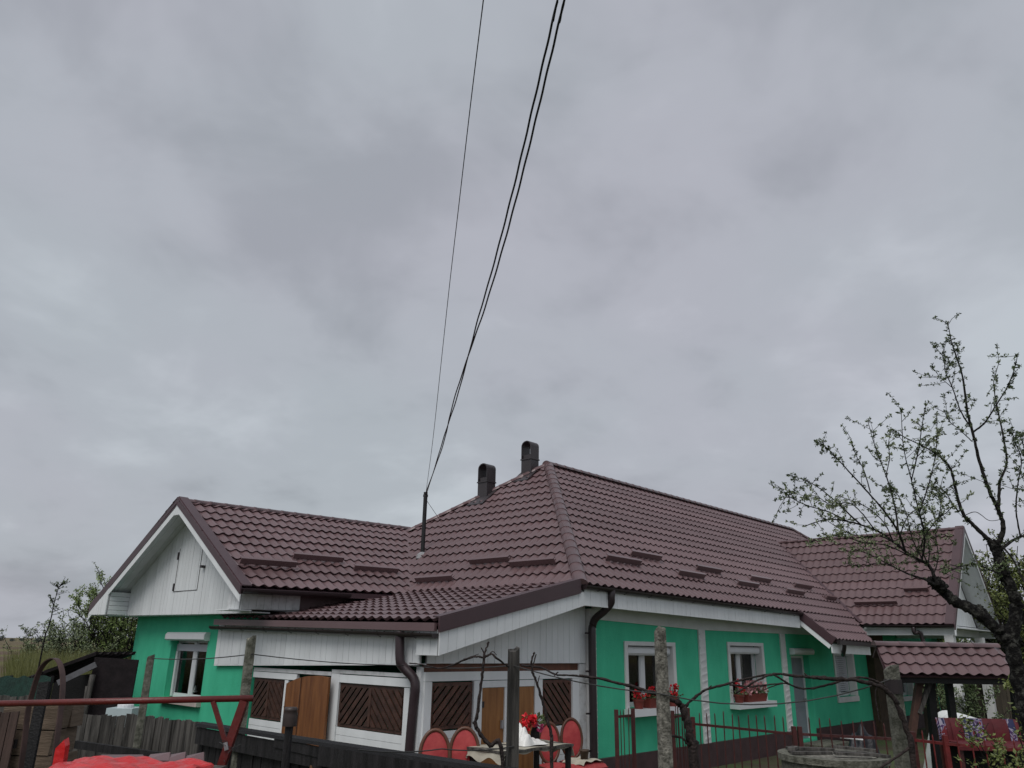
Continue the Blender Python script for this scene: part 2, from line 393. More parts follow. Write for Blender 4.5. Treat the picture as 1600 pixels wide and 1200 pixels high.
# right wing (far porch)
RR, RZ, RE, REZ, RB = 14.3, 5.9, 11.72, 3.07, -3.05
rs = Vector((RR-RE, 0, RZ-REZ)); RSL = rs.length
ROOF_G = tile_roof((RE, RB, REZ), (0, 1, 0), rs, [(0, 0), (2.55, 0), (5.95, RSL), (0, RSL)])
rs2 = Vector((RR-16.75, 0, RZ-REZ)); RSL2 = rs2.length
ROOF_G2 = tile_roof((16.75, RB, REZ), (0, 1, 0), rs2, [(0, 0), (2.55, 0), (5.95, RSL2), (0, RSL2)])
# ---- ridge and hip caps
caps(((-.93, -.45, 3.41), (3.38, 4, 6.95)), ROOF_H, r=.13)
caps(((3.3, 4, 6.95), (18.3, 4, 6.95)), ROOF_R, r=.12)
caps(((-.9, 9.95, 3.45), (3.38, 4, 6.95)), ROOF_H, r=.11)
caps(((WU0+.02, WR, 5.15), (1.42, WR, 5.28)), ROOF_W, r=.10)
caps(((RR, RB+.02, 5.92), (RR, 2.8, 5.92)), ROOF_G, r=.10)
caps(((18.3, 4, 6.95), (22.6, -.4, 3.4)), ROOF_R, r=.12)
# valley flashings
def strip(p, q, wdt, n, parent, m_=ROOF, name='valley_flashing', h=.05):
    p, q, n = Vector(p), Vector(q), Vector(n).normalized(); d = (q-p).normalized(); sdv = d.cross(n).normalized()
    mb = MB().prism([p-sdv*wdt/2, p+sdv*wdt/2, p+sdv*wdt/2+n*h, p-sdv*wdt/2+n*h], q-p); part(mb, name, m_, parent)
strip((-1.02, 4.12, 3.30), (1.36, WR, 5.25), .13, (-.5, -.5, .9), ROOF_H)
strip((11.72, -.62, 3.12), (14.3, 2.84, 5.93), .10, (-.5, -.5, .9), ROOF_G, FLASH)
# ---- snow guards, read off the slopes
def hip_pt(x, y):
    d = ray(x, y); n = (VA*(-K_HIP)+Vector((0, 0, 1))); p0 = hw(-.93, 0, 3.38); t = (p0-CP).dot(n)/d.dot(n); return loc(CP+d*t)
NH = (-K_HIP, 0, 1)
for a, b in (((736, 885), (803, 875)), ((799, 889), (873, 880)), ((652, 913), (715, 904))):
    p, q = hip_pt(*a), hip_pt(*b); q = Vector((p.x, q.y, p.z)); guard(p, q, NH, ROOF_H)
NM = (0, -(6.91-3.36)/4.45, 1)
for u0, u1, v in ((.80, 2.0, .30), (2.1, 3.27, .6), (3.33, 4.45, .2), (4.65, 5.8, .5), (6.0, 7.1, .18), (7.28, 8.42, .47), (8.7, 9.83, .18), (10.0, 11.15, .5), (11.33, 12.05, .17)):
    z0 = 3.36+(v+.45)*(6.91-3.36)/4.45
    p = main_warp(Vector((u0, v, z0))); q = main_warp(Vector((u1, v, z0))); guard(p, q, NM, ROOF_R)
for a, b in (((373, 884), (459, 890)), ((456, 876), (532, 882)), ((551, 894), (620, 901))):
    def wp(x, y):
        d = ray(x, y); n = (VB*(-wk)+Vector((0, 0, 1))); p0 = hw(WU0, WV0, WZ0+.03); t = (p0-CP).dot(n)/d.dot(n); return loc(CP+d*t)
    p, q = wp(*a), wp(*b); q.y = p.y; q.z = p.z+.02*(q.x-p.x); guard(p, q, (0, -wk, 1), ROOF_W)
for a, b in (((1337, 947), (1404, 943)), ((1414, 926), (1452, 924))):
    k2 = (RZ-REZ)/(RR-RE)
    def gp(x, y):
        d = ray(x, y); n = (VA*(-k2)+Vector((0, 0, 1))); p0 = hw(RE, 0, REZ); t = (p0-CP).dot(n)/d.dot(n); return loc(CP+d*t)
    p, q = gp(*a), gp(*b); q.x = p.x; q.z = p.z; guard(p, q, (-k2, 0, 1), ROOF_G)
# ---- chimneys
def chimney(u, v):
    zr = 3.38+(u+.93)*K_HIP; c = MB().box((u-.15, v-.175, zr-.35), (u+.16, v+.175, zr+.34)); ch = part(c, 'chimney', CHIM)
    col_ = MB().box((u-.17, v-.195, zr+.34), (u+.18, v+.195, zr+.37)); part(col_, 'collar', CHIM, ch)
    MB_ = MB(); prof = [(-.172, 0), (-.172, .44)] + [(-.172*math.cos(a), .44+.172*math.sin(a)) for a in [math.pi*k/10 for k in range(1, 10)]] + [(.172, .44), (.172, 0)]
    inn = [(x*.88, z*.95) for x, z in prof]
    for k in range(len(prof)-1):
        q = [prof[k], prof[k+1], inn[k+1], inn[k]]
        MB_.prism([(u-.16, v+x, zr+.37+z*.8) for x, z in q], (.33, 0, 0))
    part(MB_, 'hood', CHIM, ch)
    part(MB().box((u-.12, v-.13, zr+.37), (u+.12, v+.13, zr+.48)), 'flue_insert', CHIM, ch)
    part(MB().prism([(u-.42, v-.3, zr-.42*K_HIP+.05), (u+.1, v-.3, zr+.1*K_HIP+.05), (u+.1, v+.3, zr+.1*K_HIP+.05), (u-.42, v+.3, zr-.42*K_HIP+.05)], (0, 0, .02)), 'flashing', CHIM, ch)
chimney(2.38, 5.32); chimney(3.16, 4.47)
# ---- service mast
mz = 3.38+(.235+.93)*K_HIP
ms = part(MB().tube([(.235, 5.26, mz-.1), (.235, 5.26, 5.86)], .05, 10), 'service_mast', BLK)
part(MB().lathe((.235, 5.26, mz-.08), [(.16, 0), (.13, .1), (.05, .16)], 12), 'boot', STEEL, ms)
part(MB().box((.19, 5.22, 5.74), (.28, 5.30, 5.80)), 'insulator_bracket', GUT, ms)
part(MB().tube([(.235, 5.26, 5.7), (1.35, 5.9, 5.33)], .006, 5), 'guy_wire', WIRE, ms)
# ---- walls
def wall(name, along, a0, a1, z0, z1, pos, th, openings, m_):
    """wall along 'u' (at v=pos..pos+th) or along 'v' (at u=pos..pos+th) with rectangular holes."""
    xs = sorted({a0, a1, *[o[0] for o in openings], *[o[1] for o in openings]}); mb = MB()
    for i in range(len(xs)-1):
        x0, x1 = xs[i], xs[i+1]; zs = [(z0, z1)]
        for o in openings:
            if o[0] <= x0+1e-6 and o[1] >= x1-1e-6: zs = [(z0, o[2]), (o[3], z1)]
        for p, q in zs:
            if q-p < 1e-4: continue
            if along == 'u': mb.box((x0, pos, p), (x1, pos+th, q))
            else: mb.box((pos, x0, p), (pos+th, x1, q))
    return part(mb, name, m_)
WIN = [(1.05, 2.66, 1.24, 2.38), (5.08, 6.66, 1.21, 2.43), (11.1, 12.4, 1.14, 2.42), (16.2, 17.4, 1.0, 2.3)]
DOOR = (8.3, 9.4, .2, 2.22)
wall('wall', 'u', 0, 22.2, 0, 3.05, 0, .35, WIN+[DOOR], GREEN)
wall('wall', 'v', .36, 9.6, 0, 3.2, 0, .3, [], GREEN)
GWIN = (6.82, 8.5, 1.16, 2.36)
wall('wall', 'v', 4.9, 10.5, 0, 2.84, -4.05, .35, [GWIN], GREEN)
wall('wall', 'u', -3.69, -.01, 0, 2.9, 4.9, .3, [], GREEN)
wall('wall', 'u', -3.69, -.01, 0, 3.0, 10.2, .3, [], GREEN)
wall('wall', 'u', .31, 22.2, 0, 3.1, 9.3, .3, [], GREEN)
part(MB().box((.31, .36, 2.96), (22, 9.2, 3.0)), 'ceiling', WHITE_OLD)
part(MB().box((-3.7, 5.21, 2.86), (-.02, 10.19, 2.9)), 'ceiling', WHITE_OLD)
part(MB().box((-.03, -.07, 0), (8.28, -.002, .46)).box((9.42, -.07, 0), (13.5, -.002, .44)).box((14.6, -.07, 0), (22.1, -.002, .42)), 'plinth', PLINTH)
part(MB().box((8.1, -.75, 0), (9.7, -.08, .17)), 'doorstep', CONCD)
part(MB().prism([(-.05, -.025, 2.82), (-.05, -.025, 3.04), (8.2, -.025, 2.98), (8.2, -.025, 2.745), (3.8, -.025, 2.73)], (0, .022, 0)).box((8.2, -.025, 2.75), (11.4, -.003, 2.95)), 'frieze', PLASTW)
for u in (3.72, 7.72):                                  # roughcast pilasters
    b = part(MB().box((u, -.035, .46), (u+.27, -.002, 2.74)), 'pilaster', PLASTW)
    z = .52
    while z < 2.7:
        mb = MB().prism([(u+.02, -.035, z), (u+.25, -.035, z+.045), (u+.25, -.035, z+.075), (u+.02, -.035, z+.03)], (0, -.012, 0)); part(mb, 'moulding', PLASTW, b); z += .14
cq = part(MB().box((-.16, -.05, .15), (.02, .11, 3.0)), 'corner_pillar', PLASTW)
z = .3
while z < 2.7:
    part(MB().prism([(-.15, -.05, z), (.01, -.05, z+.03), (.01, -.05, z+.055), (-.15, -.05, z+.025)], (0, -.012, 0)), 'moulding', PLASTW, cq); z += .115
part(MB().box((13.55, -.22, 0), (14.55, -.004, 3.0)), 'column', BROWNC)
def window_u(o, trim=.1, shutter_down=False, sill=True, parts=2):
    u0, u1, z0, z1 = o; d = .20
    fr = MB()
    t = .055
    fr.box((u0, d, z0), (u0+t, d+.06, z1)).box((u1-t, d, z0), (u1, d+.06, z1)).box((u0+t, d, z0), (u1-t, d+.06, z0+t)).box((u0+t, d, z1-t), (u1-t, d+.06, z1))
    um = u0+(u1-u0)*.5; fr.box((um-.06, d-.005, z0+t), (um+.06, d+.06, z1-t))
    W_ = part(fr, 'window', PVC)
    for a, b in ((u0+t, um-.06), (um+.06, u1-t)):
        part(MB().box((a, d+.03, z0+t), (b, d+.04, z1-t)), 'pane', GLASSD, W_)
        mbc = MB(); a1 = a+(b-a)*random.uniform(0, .3); b1 = b-(b-a)*random.uniform(0, .3); mbc.grid(lambda s, q: (a1+(b1-a1)*s, d+.16+.02*math.sin(s*38), z0+.02+(z1-z0-.06)*q), 60, 1); part(mbc, 'curtain', CURT, W_)
        sash = MB(); s_ = .035
        sash.box((a, d+.004, z0+t), (a+s_, d+.03, z1-t)).box((b-s_, d+.004, z0+t), (b, d+.03, z1-t)).box((a+s_, d+.004, z0+t), (b-s_, d+.03, z0+t+s_)).box((a+s_, d+.004, z1-t-s_), (b-s_, d+.03, z1-t))
        part(sash, 'sash', PVC, W_)
    part(MB().prism([(u0+.02, d-.003, z1-.03), (u0+.02, .06, z1-.03), (u0+.02, .03, z1-.07), (u0+.02, .03, z1-.15), (u0+.02, .06, z1-.19), (u0+.02, d-.003, z1-.19)], (u1-u0-.04, 0, 0)), 'shutter_box', PVC, W_)
    for a_, b_ in ((u0+.015, u0+.05), (u1-.05, u1-.015)): part(MB().box((a_, d-.03, z0+.02), (b_, d-.006, z1-.2)), 'shutter_guide', PVC, W_)
    tr = MB(); y0, y1 = -.03, -.002; g = trim
    tr.box((u0-g, y0, z0), (u0, y1, z1+g*.7)).box((u1, y0, z0), (u1+g, y1, z1+g*.7)).box((u0, y0, z1), (u1, y1, z1+g*.7))
    part(tr, 'trim', PLASTW, W_)
    rv = MB(); rv.box((u0, -.028, z0), (u0+.008, d-.04, z1)).box((u1-.008, -.028, z0), (u1, d-.04, z1)).box((u0+.008, -.028, z1-.008), (u1-.008, d-.04, z1))
    part(rv, 'reveal', PLASTW, W_)
    if sill: part(MB().box((u0-.13, -.24, z0-.13), (u1+.13, d-.002, z0-.003)), 'sill', PVC, W_)
    else: part(MB().box((u0-.1, -.05, z0-.14), (u1+.1, d-.002, z0-.003)), 'sill', PLASTW, W_)
    if shutter_down:
        z = z0+(.12)
        k = 0
        while z < z1-.2:
            part(MB().prism([(u0+.05, d-.02, z), (u0+.05, d-.032, z+.02), (u0+.05, d-.02, z+.045)], (u1-u0-.1, 0, 0)), 'shutter_slat', SHUT, W_); z += .052
    return W_
window_u(WIN[0]); window_u(WIN[1]); window_u(WIN[2], shutter_down=True, sill=False); window_u(WIN[3], shutter_down=False, sill=False)
# house door
u0, u1, z0, z1 = DOOR
dr = part(MB().box((u0, .16, z0), (u0+.06, .24, z1)).box((u1-.06, .16, z0), (u1, .24, z1)).box((u0+.06, .16, z1-.06), (u1-.06, .24, z1)), 'door', PVC)
part(MB().box((u0+.06, .19, z0), (u1-.06, .225, z1-.06)), 'door_leaf', DOORM, dr)
for q in ((u0+.18, u1-.2, .95, 2.0), (u0+.18, u1-.2, .32, .85)): part(MB().box((q[0], .178, q[2]), (q[1], .189, q[3])), 'door_panel', DOORM, dr)
part(MB().box((u1-.15, .12, 1.12), (u1-.1, .19, 1.16)), 'door_handle', STEEL, dr)
part(MB().prism([(u0-.05, -.003, z1+.02), (u0-.05, -.13, z1+.03), (u0-.05, -.15, z1+.07), (u0-.05, -.15, z1+.13), (u0-.05, -.1, z1+.18), (u0-.05, -.003, z1+.18)], (u1-u0+.1, 0, 0)), 'shutter_box', PVC, dr)
# gable-wall window (faces -u)
def window_v(o):
    v0, v1, z0, z1 = o; x = -4.05; d = x+.16; t = .05
    fr = MB(); fr.box((d, v0, z0), (d+.06, v0+t, z1)).box((d, v1-t, z0), (d+.06, v1, z1)).box((d, v0+t, z0), (d+.06, v1-t, z0+t)).box((d, v0+t, z1-t), (d+.06, v1-t, z1))
    vm = (v0+v1)/2; fr.box((d-.005, vm-.05, z0+t), (d+.06, vm+.05, z1-t))
    W_ = part(fr, 'window', PVC)
    for a, b in ((v0+t, vm-.05), (vm+.05, v1-t)):
        part(MB().box((d+.03, a, z0+t), (d+.04, b, z1-t)), 'pane', GLASSD, W_)
        mbc = MB(); mbc.grid(lambda s, q: (d+.2-.015*math.sin(s*60), a+.04+(b-a-.08)*s, z0+t+.04+(z1-z0-2*t-.1)*q), 70, 1); part(mbc, 'curtain', CURT, W_)
        s_ = .04; sash = MB().box((d+.004, a, z0+t), (d+.03, a+s_, z1-t)).box((d+.004, b-s_, z0+t), (d+.03, b, z1-t)).box((d+.004, a+s_, z0+t), (d+.03, b-s_, z0+t+s_)).box((d+.004, a+s_, z1-t-s_), (d+.03, b-s_, z1-t)); part(sash, 'sash', PVC, W_)
    part(MB().box((d-.03, v0+.01, z1-.26), (d-.006, v1-.01, z1-.12)), 'shutter_slat', SHUT, W_)
    for a_, b_ in ((v1-.09, v1-.012), (v0+.012, v0+.06)): part(MB().box((d-.035, a_, z0+.02), (d-.006, b_, z1-.27)), 'shutter_guide', PVC, W_)
    part(MB().prism([(x-.003, v0-.06, z1+.12), (x-.09, v0-.06, z1+.12), (x-.13, v0-.06, z1+.07), (x-.13, v0-.06, z1-.02), (x-.09, v0-.06, z1-.05), (x+.12, v0-.06, z1-.05), (x+.12, v0-.06, z1-.005), (x-.003, v0-.06, z1-.005)], (0, v1-v0+.14, 0)), 'shutter_box', PVC, W_)
    part(MB().box((x-.1, v0-.06, z0-.1), (d, v1+.04, z0-.003)), 'sill', mat('pinkish_sill', (.5, .44, .41), .6, .1, 4), W_)
window_v(GWIN)
# ---- board cladding
def boards(parent, m_, frame, outline, wd=.155, th=.022, name='board', gap=.006):
    """frame(x, y, depth)->house coords; outline convex polygon in (x, y); vertical boards along y."""
    x0 = min(p[0] for p in outline); x1 = max(p[0] for p in outline)
    area = sum(outline[i][0]*outline[(i+1) % len(outline)][1]-outline[(i+1) % len(outline)][0]*outline[i][1] for i in range(len(outline)))
    pl = outline if area > 0 else outline[::-1]
    hp = []
    for i in range(len(pl)):
        p, q = pl[i], pl[(i+1) % len(pl)]; nx, ny = q[1]-p[1], -(q[0]-p[0]); hp.append((nx, ny, nx*p[0]+ny*p[1]))
    k = max(1, round((x1-x0)/wd)); wd = (x1-x0)/k
    for i in range(k):
        a = x0+i*wd; r = clip2([(a+gap/2, -99), (a+wd-gap/2, -99), (a+wd-gap/2, 99), (a+gap/2, 99)], hp)
        if len(r) < 3: continue
        off = Vector(frame(0, 0, th+random.uniform(-.002, .002)))-Vector(frame(0, 0, 0))
        part(MB().prism([frame(x, y, 0) for x, y in r], off), name, m_, parent)
def backing(name, m_, frame, outline, th, parent=HOUSE):
    off = Vector(frame(0, 0, th))-Vector(frame(0, 0, 0)); return part(MB().prism([frame(x, y, 0) for x, y in outline], off), name, m_, parent)
SEAM = mat('shadow_seam', (.30, .31, .32), .8, .1, 3)
# left gable cladding, plane u = -4.07 (depth to -u)
fr_g = lambda x, y, d: (-4.45-d, x, y)
def wing_z(v): return 3.235+(v-4.12)*wk if v < WR else 5.13-(v-WR)*(5.13-3.05)/3.85
tri = [(4.5, 2.81), (10.12, 2.84), (10.12, wing_z(10.12)-.14), (WR, 5.13-.14), (4.5, wing_z(4.5)-.14)]
gb = backing('gable', SEAM, lambda x, y, d: (-4.43-d, x, y), tri, .018)
part(MB().box((-4.44, 4.5, 2.82), (-4.06, 10.12, 2.84)), 'gable_soffit', WHITE)
boards(gb, WHITE, fr_g, tri)
hatch = MB()
for a, b in (((7.82, 3.3), (7.82, 4.2)), ((6.75, 3.3), (7.82, 3.3)), ((6.75, 3.3), (6.75, 4.2))):
    hatch.prism([(-4.4735, a[0]-.004, a[1]-.004), (-4.4735, b[0]+.007, a[1]-.007) if a[1] == b[1] else (-4.4735, a[0]+.007, a[1]), (-4.4735, b[0]+.007, b[1]+.007), (-4.4735, a[0]-.007 if a[1] == b[1] else b[0]-.007, b[1]+.007)], (-.006, 0, 0))
part(hatch, 'hatch_joint', GUT, gb)
for v, z in ((7.84, 4.05), (7.84, 3.39)): part(MB().box((-4.5, v-.02, z-.08), (-4.472, v+.02, z+.08)), 'hinge', GUT, gb)
part(MB().box((-4.56, 6.52, 3.73), (-4.472, 6.6, 3.78)), 'lamp', GUT, gb)
# rake boards of the left gable
def rake(p, q, parent, out_dir, h_white=.25, h_brown=.15, flash_w=.16, inward=None):
    p, q = Vector(p), Vector(q); o = Vector(out_dir); up = Vector((0, 0, 1)); dn = Vector((0, 0, -1))
    part(MB().prism([p+up*.06, p+dn*(h_brown-.06), q+dn*(h_brown-.06), q+up*.06], o*.03), 'barge_board', FLASH, parent)
    part(MB().prism([p+dn*(h_brown-.06), p+dn*(h_brown-.06+h_white), q+dn*(h_brown-.06+h_white), q+dn*(h_brown-.06)], o*.02), 'rake_board', WHITE, parent)
    if inward is not None:
        i = Vector(inward); part(MB().prism([p+up*.058, p+i+up*.058, q+i+up*.058, q+up*.058], up*.02), 'rake_flashing', FLASH, parent)
rake((WU0, 4.06, 3.20), (WU0, WR, 5.15), ROOF_W, (-1, 0, 0), h_white=.13, inward=(.2, 0, 0))
rake((WU0, 11.16, 3.02), (WU0, WR, 5.15), ROOF_WB, (-1, 0, 0), h_white=.15, h_brown=.2, inward=(.17, 0, 0))
part(MB().prism([(WU0-.001, WR-.42, 4.82), (WU0-.001, WR+.42, 4.82), (WU0-.001, WR, 5.05)], (-.017, 0, 0)), 'apex_board', WHITE, ROOF_W)
# gable soffits
def quad(name, pts, m_, parent, off): return part(MB().prism(pts, off), name, m_, parent)
for i in range(3):                                     # soffit boards run up the slope
    a = WU0+.01+i*.166; b = a+.16
    quad('soffit_board', [(a, 11.0, 2.96), (b, 11.0, 2.96), (b, WR, 4.99), (a, WR, 4.99)], WHITE, ROOF_WB, (0, 0, .02))
    quad('soffit_board', [(a, 4.2, 3.14), (b, 4.2, 3.14), (b, WR, 4.99), (a, WR, 4.99)], WHITE, ROOF_W, (0, 0, .02))
# box return at the far rake end
for i in range(5):
    z = 2.85+i*.1; part(MB().box((WU0+.03, 10.13, z), (-4.45, 10.15, z+.092)), 'return_board', WHITE, ROOF_WB)
ret = [(10.14, 2.84), (11.12, 2.85), (11.12, 2.98), (10.14, 3.5)]
rb = backing('eave_return', SEAM, lambda x, y, d: (WU0+.03-d, x, y), ret, .028)
boards(rb, WHITE, lambda x, y, d: (WU0-.004-d, x, y), ret, .14)
part(MB().box((WU0+.05, 10.16, 2.825), (-.5, 11.1, 2.838)), 'soffit', WHITE)
# frieze box on the yard side of the wing
fb = part(MB().box((-4.72, 4.42, 2.87), (-3.5, 4.88, 3.14)), 'eave_box', SEAM)
boards(fb, WHITE_OLD, lambda x, y, d: (x, 4.418-d, y), [(-4.72, 2.87), (-3.5, 2.9), (-3.5, 3.16), (-4.72, 3.16)], .16)
boards(fb, WHITE_OLD, lambda x, y, d: (-4.722-d, x, y), [(4.42, 2.87), (4.88, 2.87), (4.88, 3.16), (4.42, 3.16)], .16)
part(MB().box((-4.95, 4.4, 2.845), (-4.5, 4.9, 2.866)), 'drip_board', WHITE)
part(MB().box((-3.49, 4.5, 2.75), (-.95, 4.53, 3.3)), 'wall_flashing', ROOF)
# porch apron (wall 1 top), plane u = -4.1
fr_p = lambda x, y, d: (-4.10-d, x, y)
apo = [(.05, 2.05), (6.3, 1.87), (6.3, 2.70), (.05, 2.6)]
ab = backing('apron', SEAM, lambda x, y, d: (-4.08-d, x, y), apo, .018)
boards(ab, WHITE, fr_p, apo, .16)
part(MB().prism([(-4.12, .03, 2.03), (-4.0, .03, 2.03), (-4.0, 6.3, 1.85), (-4.12, 6.3, 1.85)], (0, 0, .02)), 'apron_trim', WHITE, ab)
# porch side cladding, plane v = .08
fr_s = lambda x, y, d: (x, .06-d, y)
sco = [(-3.98, 2.05), (-.18, 2.05), (-.18, 3.05), (-.9, 3.05), (-3.98, 2.33)]
sb = backing('side_cladding', SEAM, lambda x, y, d: (x, .085-d, y), sco, .022)
boards(sb, WHITE, fr_s, sco, .16)
# sloped fascia of the porch roof
fo = [(-4.2, 2.17), (-.83, 3.017), (-.83, 3.25), (-4.2, 2.49)]
fb2 = backing('fascia', SEAM, lambda x, y, d: (x, -.42-d, y), fo, .018)
boards(fb2, WHITE, lambda x, y, d: (x, -.44-d, y), fo, .17)
part(MB().prism([(-4.24, -.465, 2.48), (-.97, -.465, 3.215), (-.97, -.465, 3.445), (-4.24, -.465, 2.685)], (0, -.03, 0)), 'barge_board', FLASH, ROOF_P)
part(MB().prism([(-4.24, -.49, 2.685), (-.97, -.49, 3.445), (-.97, -.34, 3.455), (-4.24, -.34, 2.695)], (0, 0, .02)), 'rake_flashing', FLASH, ROOF_P)
part(MB().prism([(-4.2, -.42, 2.175), (-.83, -.42, 3.02), (-.83, .06, 3.02), (-4.2, .06, 2.175)], (0, 0, .02)), 'soffit', WHITE)
# small return box at the porch corner
ro_ = [(-.42, 2.17), (.04, 2.17), (.04, 2.55), (-.42, 2.52)]
cb = backing('eave_return', SEAM, lambda x, y, d: (-4.16-d, x, y), ro_, .02)
boards(cb, WHITE, lambda x, y, d: (-4.18-d, x, y), ro_, .15)
# porch interior ceiling and floor
part(MB().prism([(-4.0, .1, 2.2), (-.02, .1, 2.9), (-.02, 4.88, 2.9), (-4.0, 4.88, 2.2)], (0, 0, .02)), 'porch_ceiling', BROWNW)
part(MB().box((-4.3, -2.6, 0), (0, 4.88, .12)), 'porch_floor', CONCD)
# main eave fascia + soffit
mf = [(-.83, 3.017), (8.0, 2.885), (8.0, 3.2), (-.83, 3.31)]
mfb = backing('fascia', SEAM, lambda x, y, d: (x, -.42-d, y), mf, .018)
boards(mfb, WHITE, lambda x, y, d: (x, -.44-d, y), mf, .16)
part(MB().prism([(-.83, -.42, 3.02), (8.0, -.42, 2.89), (8.0, -.003, 2.96), (-.83, -.003, 3.05)], (0, 0, .015)), 'soffit', WHITE)
part(MB().box((-.86, -.42, 3.02), (-.835, .06, 3.3)), 'fascia_return', WHITE)
# extension over entrance: barge, fascia, soffit
def mp(u, s, h=0):
    n = Vector((0, -slope.z, slope.y)).normalized(); return main_warp(E0+Vector((u+.93, 0, 0))+kx*s+n*h)
xl, xr = 8.05, 10.6
part(MB().prism([mp(xl, -1.06, .06), mp(xl, .06, .06), mp(xl, .06, -.14), mp(xl, -1.06, -.14)], (-.03, 0, 0)), 'barge_board', FLASH, ROOF_X)
part(MB().prism([mp(xl, -1.06, -.14), mp(xl, .06, -.14), mp(xl, .06, -.25), mp(xl, -1.06, -.25)], (-.02, 0, 0)), 'rake_board', WHITE, ROOF_X)
c0 = mp(xl, -1.06, -.1); c1 = mp(xr, -1.06, -.1)
part(MB().prism([c0+Vector((0, .02, -.22)), c1+Vector((0, .02, -.22)), c1+Vector((0, .02, .0)), c0+Vector((0, .02, .0))], (0, .03, 0)), 'fascia', WHITE)
part(MB().prism([mp(xl+.02, -1.0, -.16), mp(xr, -1.0, -.16), mp(xr, .2, -.16), mp(xl+.02, .2, -.16)], (0, 0, .02)), 'soffit', WHITE)
part(MB().prism([mp(xl, -1.08, .02)+Vector((0, -.02, 0)), mp(xr, -1.08, .02)+Vector((0, -.02, 0)), mp(xr, -1.08, .02)+Vector((0, -.02, -.1)), mp(xl, -1.08, .02)+Vector((0, -.02, -.1))], (0, -.08, 0)), 'gutter', GUT)
# right wing gable, beams and columns
for e_, sgn in ((11.66, 1), (16.81, -1)):
    pz = REZ-.05
    rake((e_, RB, pz), (RR, RB, RZ+.02), ROOF_G if sgn > 0 else ROOF_G2, (0, -1, 0), h_white=.14, inward=(0, .22, 0))
tri2 = [(12.1, 3.12), (16.3, 3.12), (RR, 5.52)]
g2 = backing('gable', SEAM, lambda x, y, d: (x, RB+.62-d, y), tri2, .02)
boards(g2, WHITE, lambda x, y, d: (x, RB+.6-d, y), tri2, .16)
for i in range(4):
    a = RB+.02+i*.15; b = a+.146
    quad('soffit_board', [(16.7, a, 3.0), (16.7, b, 3.0), (RR, b, 5.74), (RR, a, 5.74)], WHITE, ROOF_G2, (0, 0, .02))
    quad('soffit_board', [(11.8, a, 3.0), (11.8, b, 3.0), (RR, b, 5.74), (RR, a, 5.74)], WHITE, ROOF_G, (0, 0, .02))
part(MB().box((11.82, RB+.05, 2.8), (12.02, -.05, 2.98)), 'beam', WHITE)
part(MB().box((16.4, RB+.05, 2.8), (16.6, -.05, 2.98)), 'beam', WHITE)
part(MB().box((12.03, RB+.55, 2.82), (16.39, RB+.75, 3.1)), 'beam', WHITE)
part(MB().prism([(11.76, RB+.04, 2.96), (11.76, -.7, 2.96), (11.76, -.7, 3.05), (11.76, RB+.04, 3.05)], (.03, 0, 0)), 'fascia', WHITE)
part(MB().box((12.03, RB+.05, 2.99), (16.4, -.05, 3.01)), 'porch_ceiling', WHITE)
for u in (11.92, 14.9): part(MB().box((u-.11, RB+.1, 0), (u+.11, RB+.32, 2.8)), 'column', PLASTW)
# ---- gutters and downpipes
def gutter(p, q, r=.075):
    p, q = Vector(p), Vector(q); d = (q-p).normalized(); sdv = d.cross(Vector((0, 0, 1))).normalized(); mb = MB(); n = 8
    for c in (p, q):
        for rr in (r, r-.008):
            for j in range(n+1):
                an = math.pi*j/n; mb.v.append(tuple(c+sdv*math.cos(an)*rr-Vector((0, 0, 1))*math.sin(an)*rr))
    m1 = n+1
    for j in range(n):
        mb.f.append((j, j+1, 2*m1+j+1, 2*m1+j)); mb.f.append((m1+j, m1+j+1, 3*m1+j+1, 3*m1+j))
    mb.f.append((0, m1, 3*m1, 2*m1)); mb.f.append((n, m1+n, 3*m1+n, 2*m1+n))
    mb.f.append(tuple(range(0, m1))); mb.f.append(tuple(range(2*m1, 3*m1)))
    g = part(mb, 'gutter', GUT, smooth=False)
    k = max(2, int((q-p).length/.8))
    for i in range(k):
        c = p+(q-p)*((i+.5)/k); part(MB().tube([c+sdv*r*1.02+Vector((0, 0, .01)), c+sdv*r*.7-Vector((0, 0, r*.75)), c-Vector((0, 0, r*1.04)), c-sdv*r*.7-Vector((0, 0, r*.75)), c-sdv*r*1.02+Vector((0, 0, .01))], .009, 5), 'gutter_bracket', GUT, g)
gutter((-.9, -.50, 3.36), (8.05, -.50, 3.25), .075)
part(MB().prism([(-.92, -.425, 3.27), (8.05, -.425, 3.16), (8.05, -.425, 3.26), (-.92, -.425, 3.37)], (0, -.012, 0)), 'drip_edge', FLASH)
part(MB().prism([(-4.235, -.43, 2.50), (-4.235, 6.22, 2.62), (-4.235, 6.22, 2.725), (-4.235, -.43, 2.615)], (-.05, 0, 0)), 'gutter', ROOF)
gutter((-4.27, 6.3, 2.60), (-4.27, -.44, 2.47), .07)
gutter((-4.9, 4.06, 3.20), (-2.6, 4.06, 3.24), .07)
part(MB().prism([(-4.9, 4.125, 3.12), (-.98, 4.125, 3.2), (-.98, 4.125, 3.3), (-4.9, 4.125, 3.22)], (0, -.012, 0)), 'drip_edge', FLASH)
gutter((11.66, -.75, 3.08), (11.66, RB+.02, 3.05), .07)
def pipe(pts, r=.055, name='downpipe', m_=FLASH):
    d = part(MB().tube(catmull(pts, 4), r, 12), name, m_, smooth=True); return d
P1 = [onB(625, 987, -4.24), onB(625, 1030, -4.24), onB(630, 1042, -4.2), onB(645, 1058, -4.12), onB(649, 1075, -4.1), onB(646, 1100, -4.1), onB(640, 1168, -4.1), onB(636, 1210, -4.1)]
P1[-1].z = .1
pipe([Vector(p) for p in P1], .07, m_=mat('dark_brown_pipe', (.034, .021, .025), .4, .1, 4))
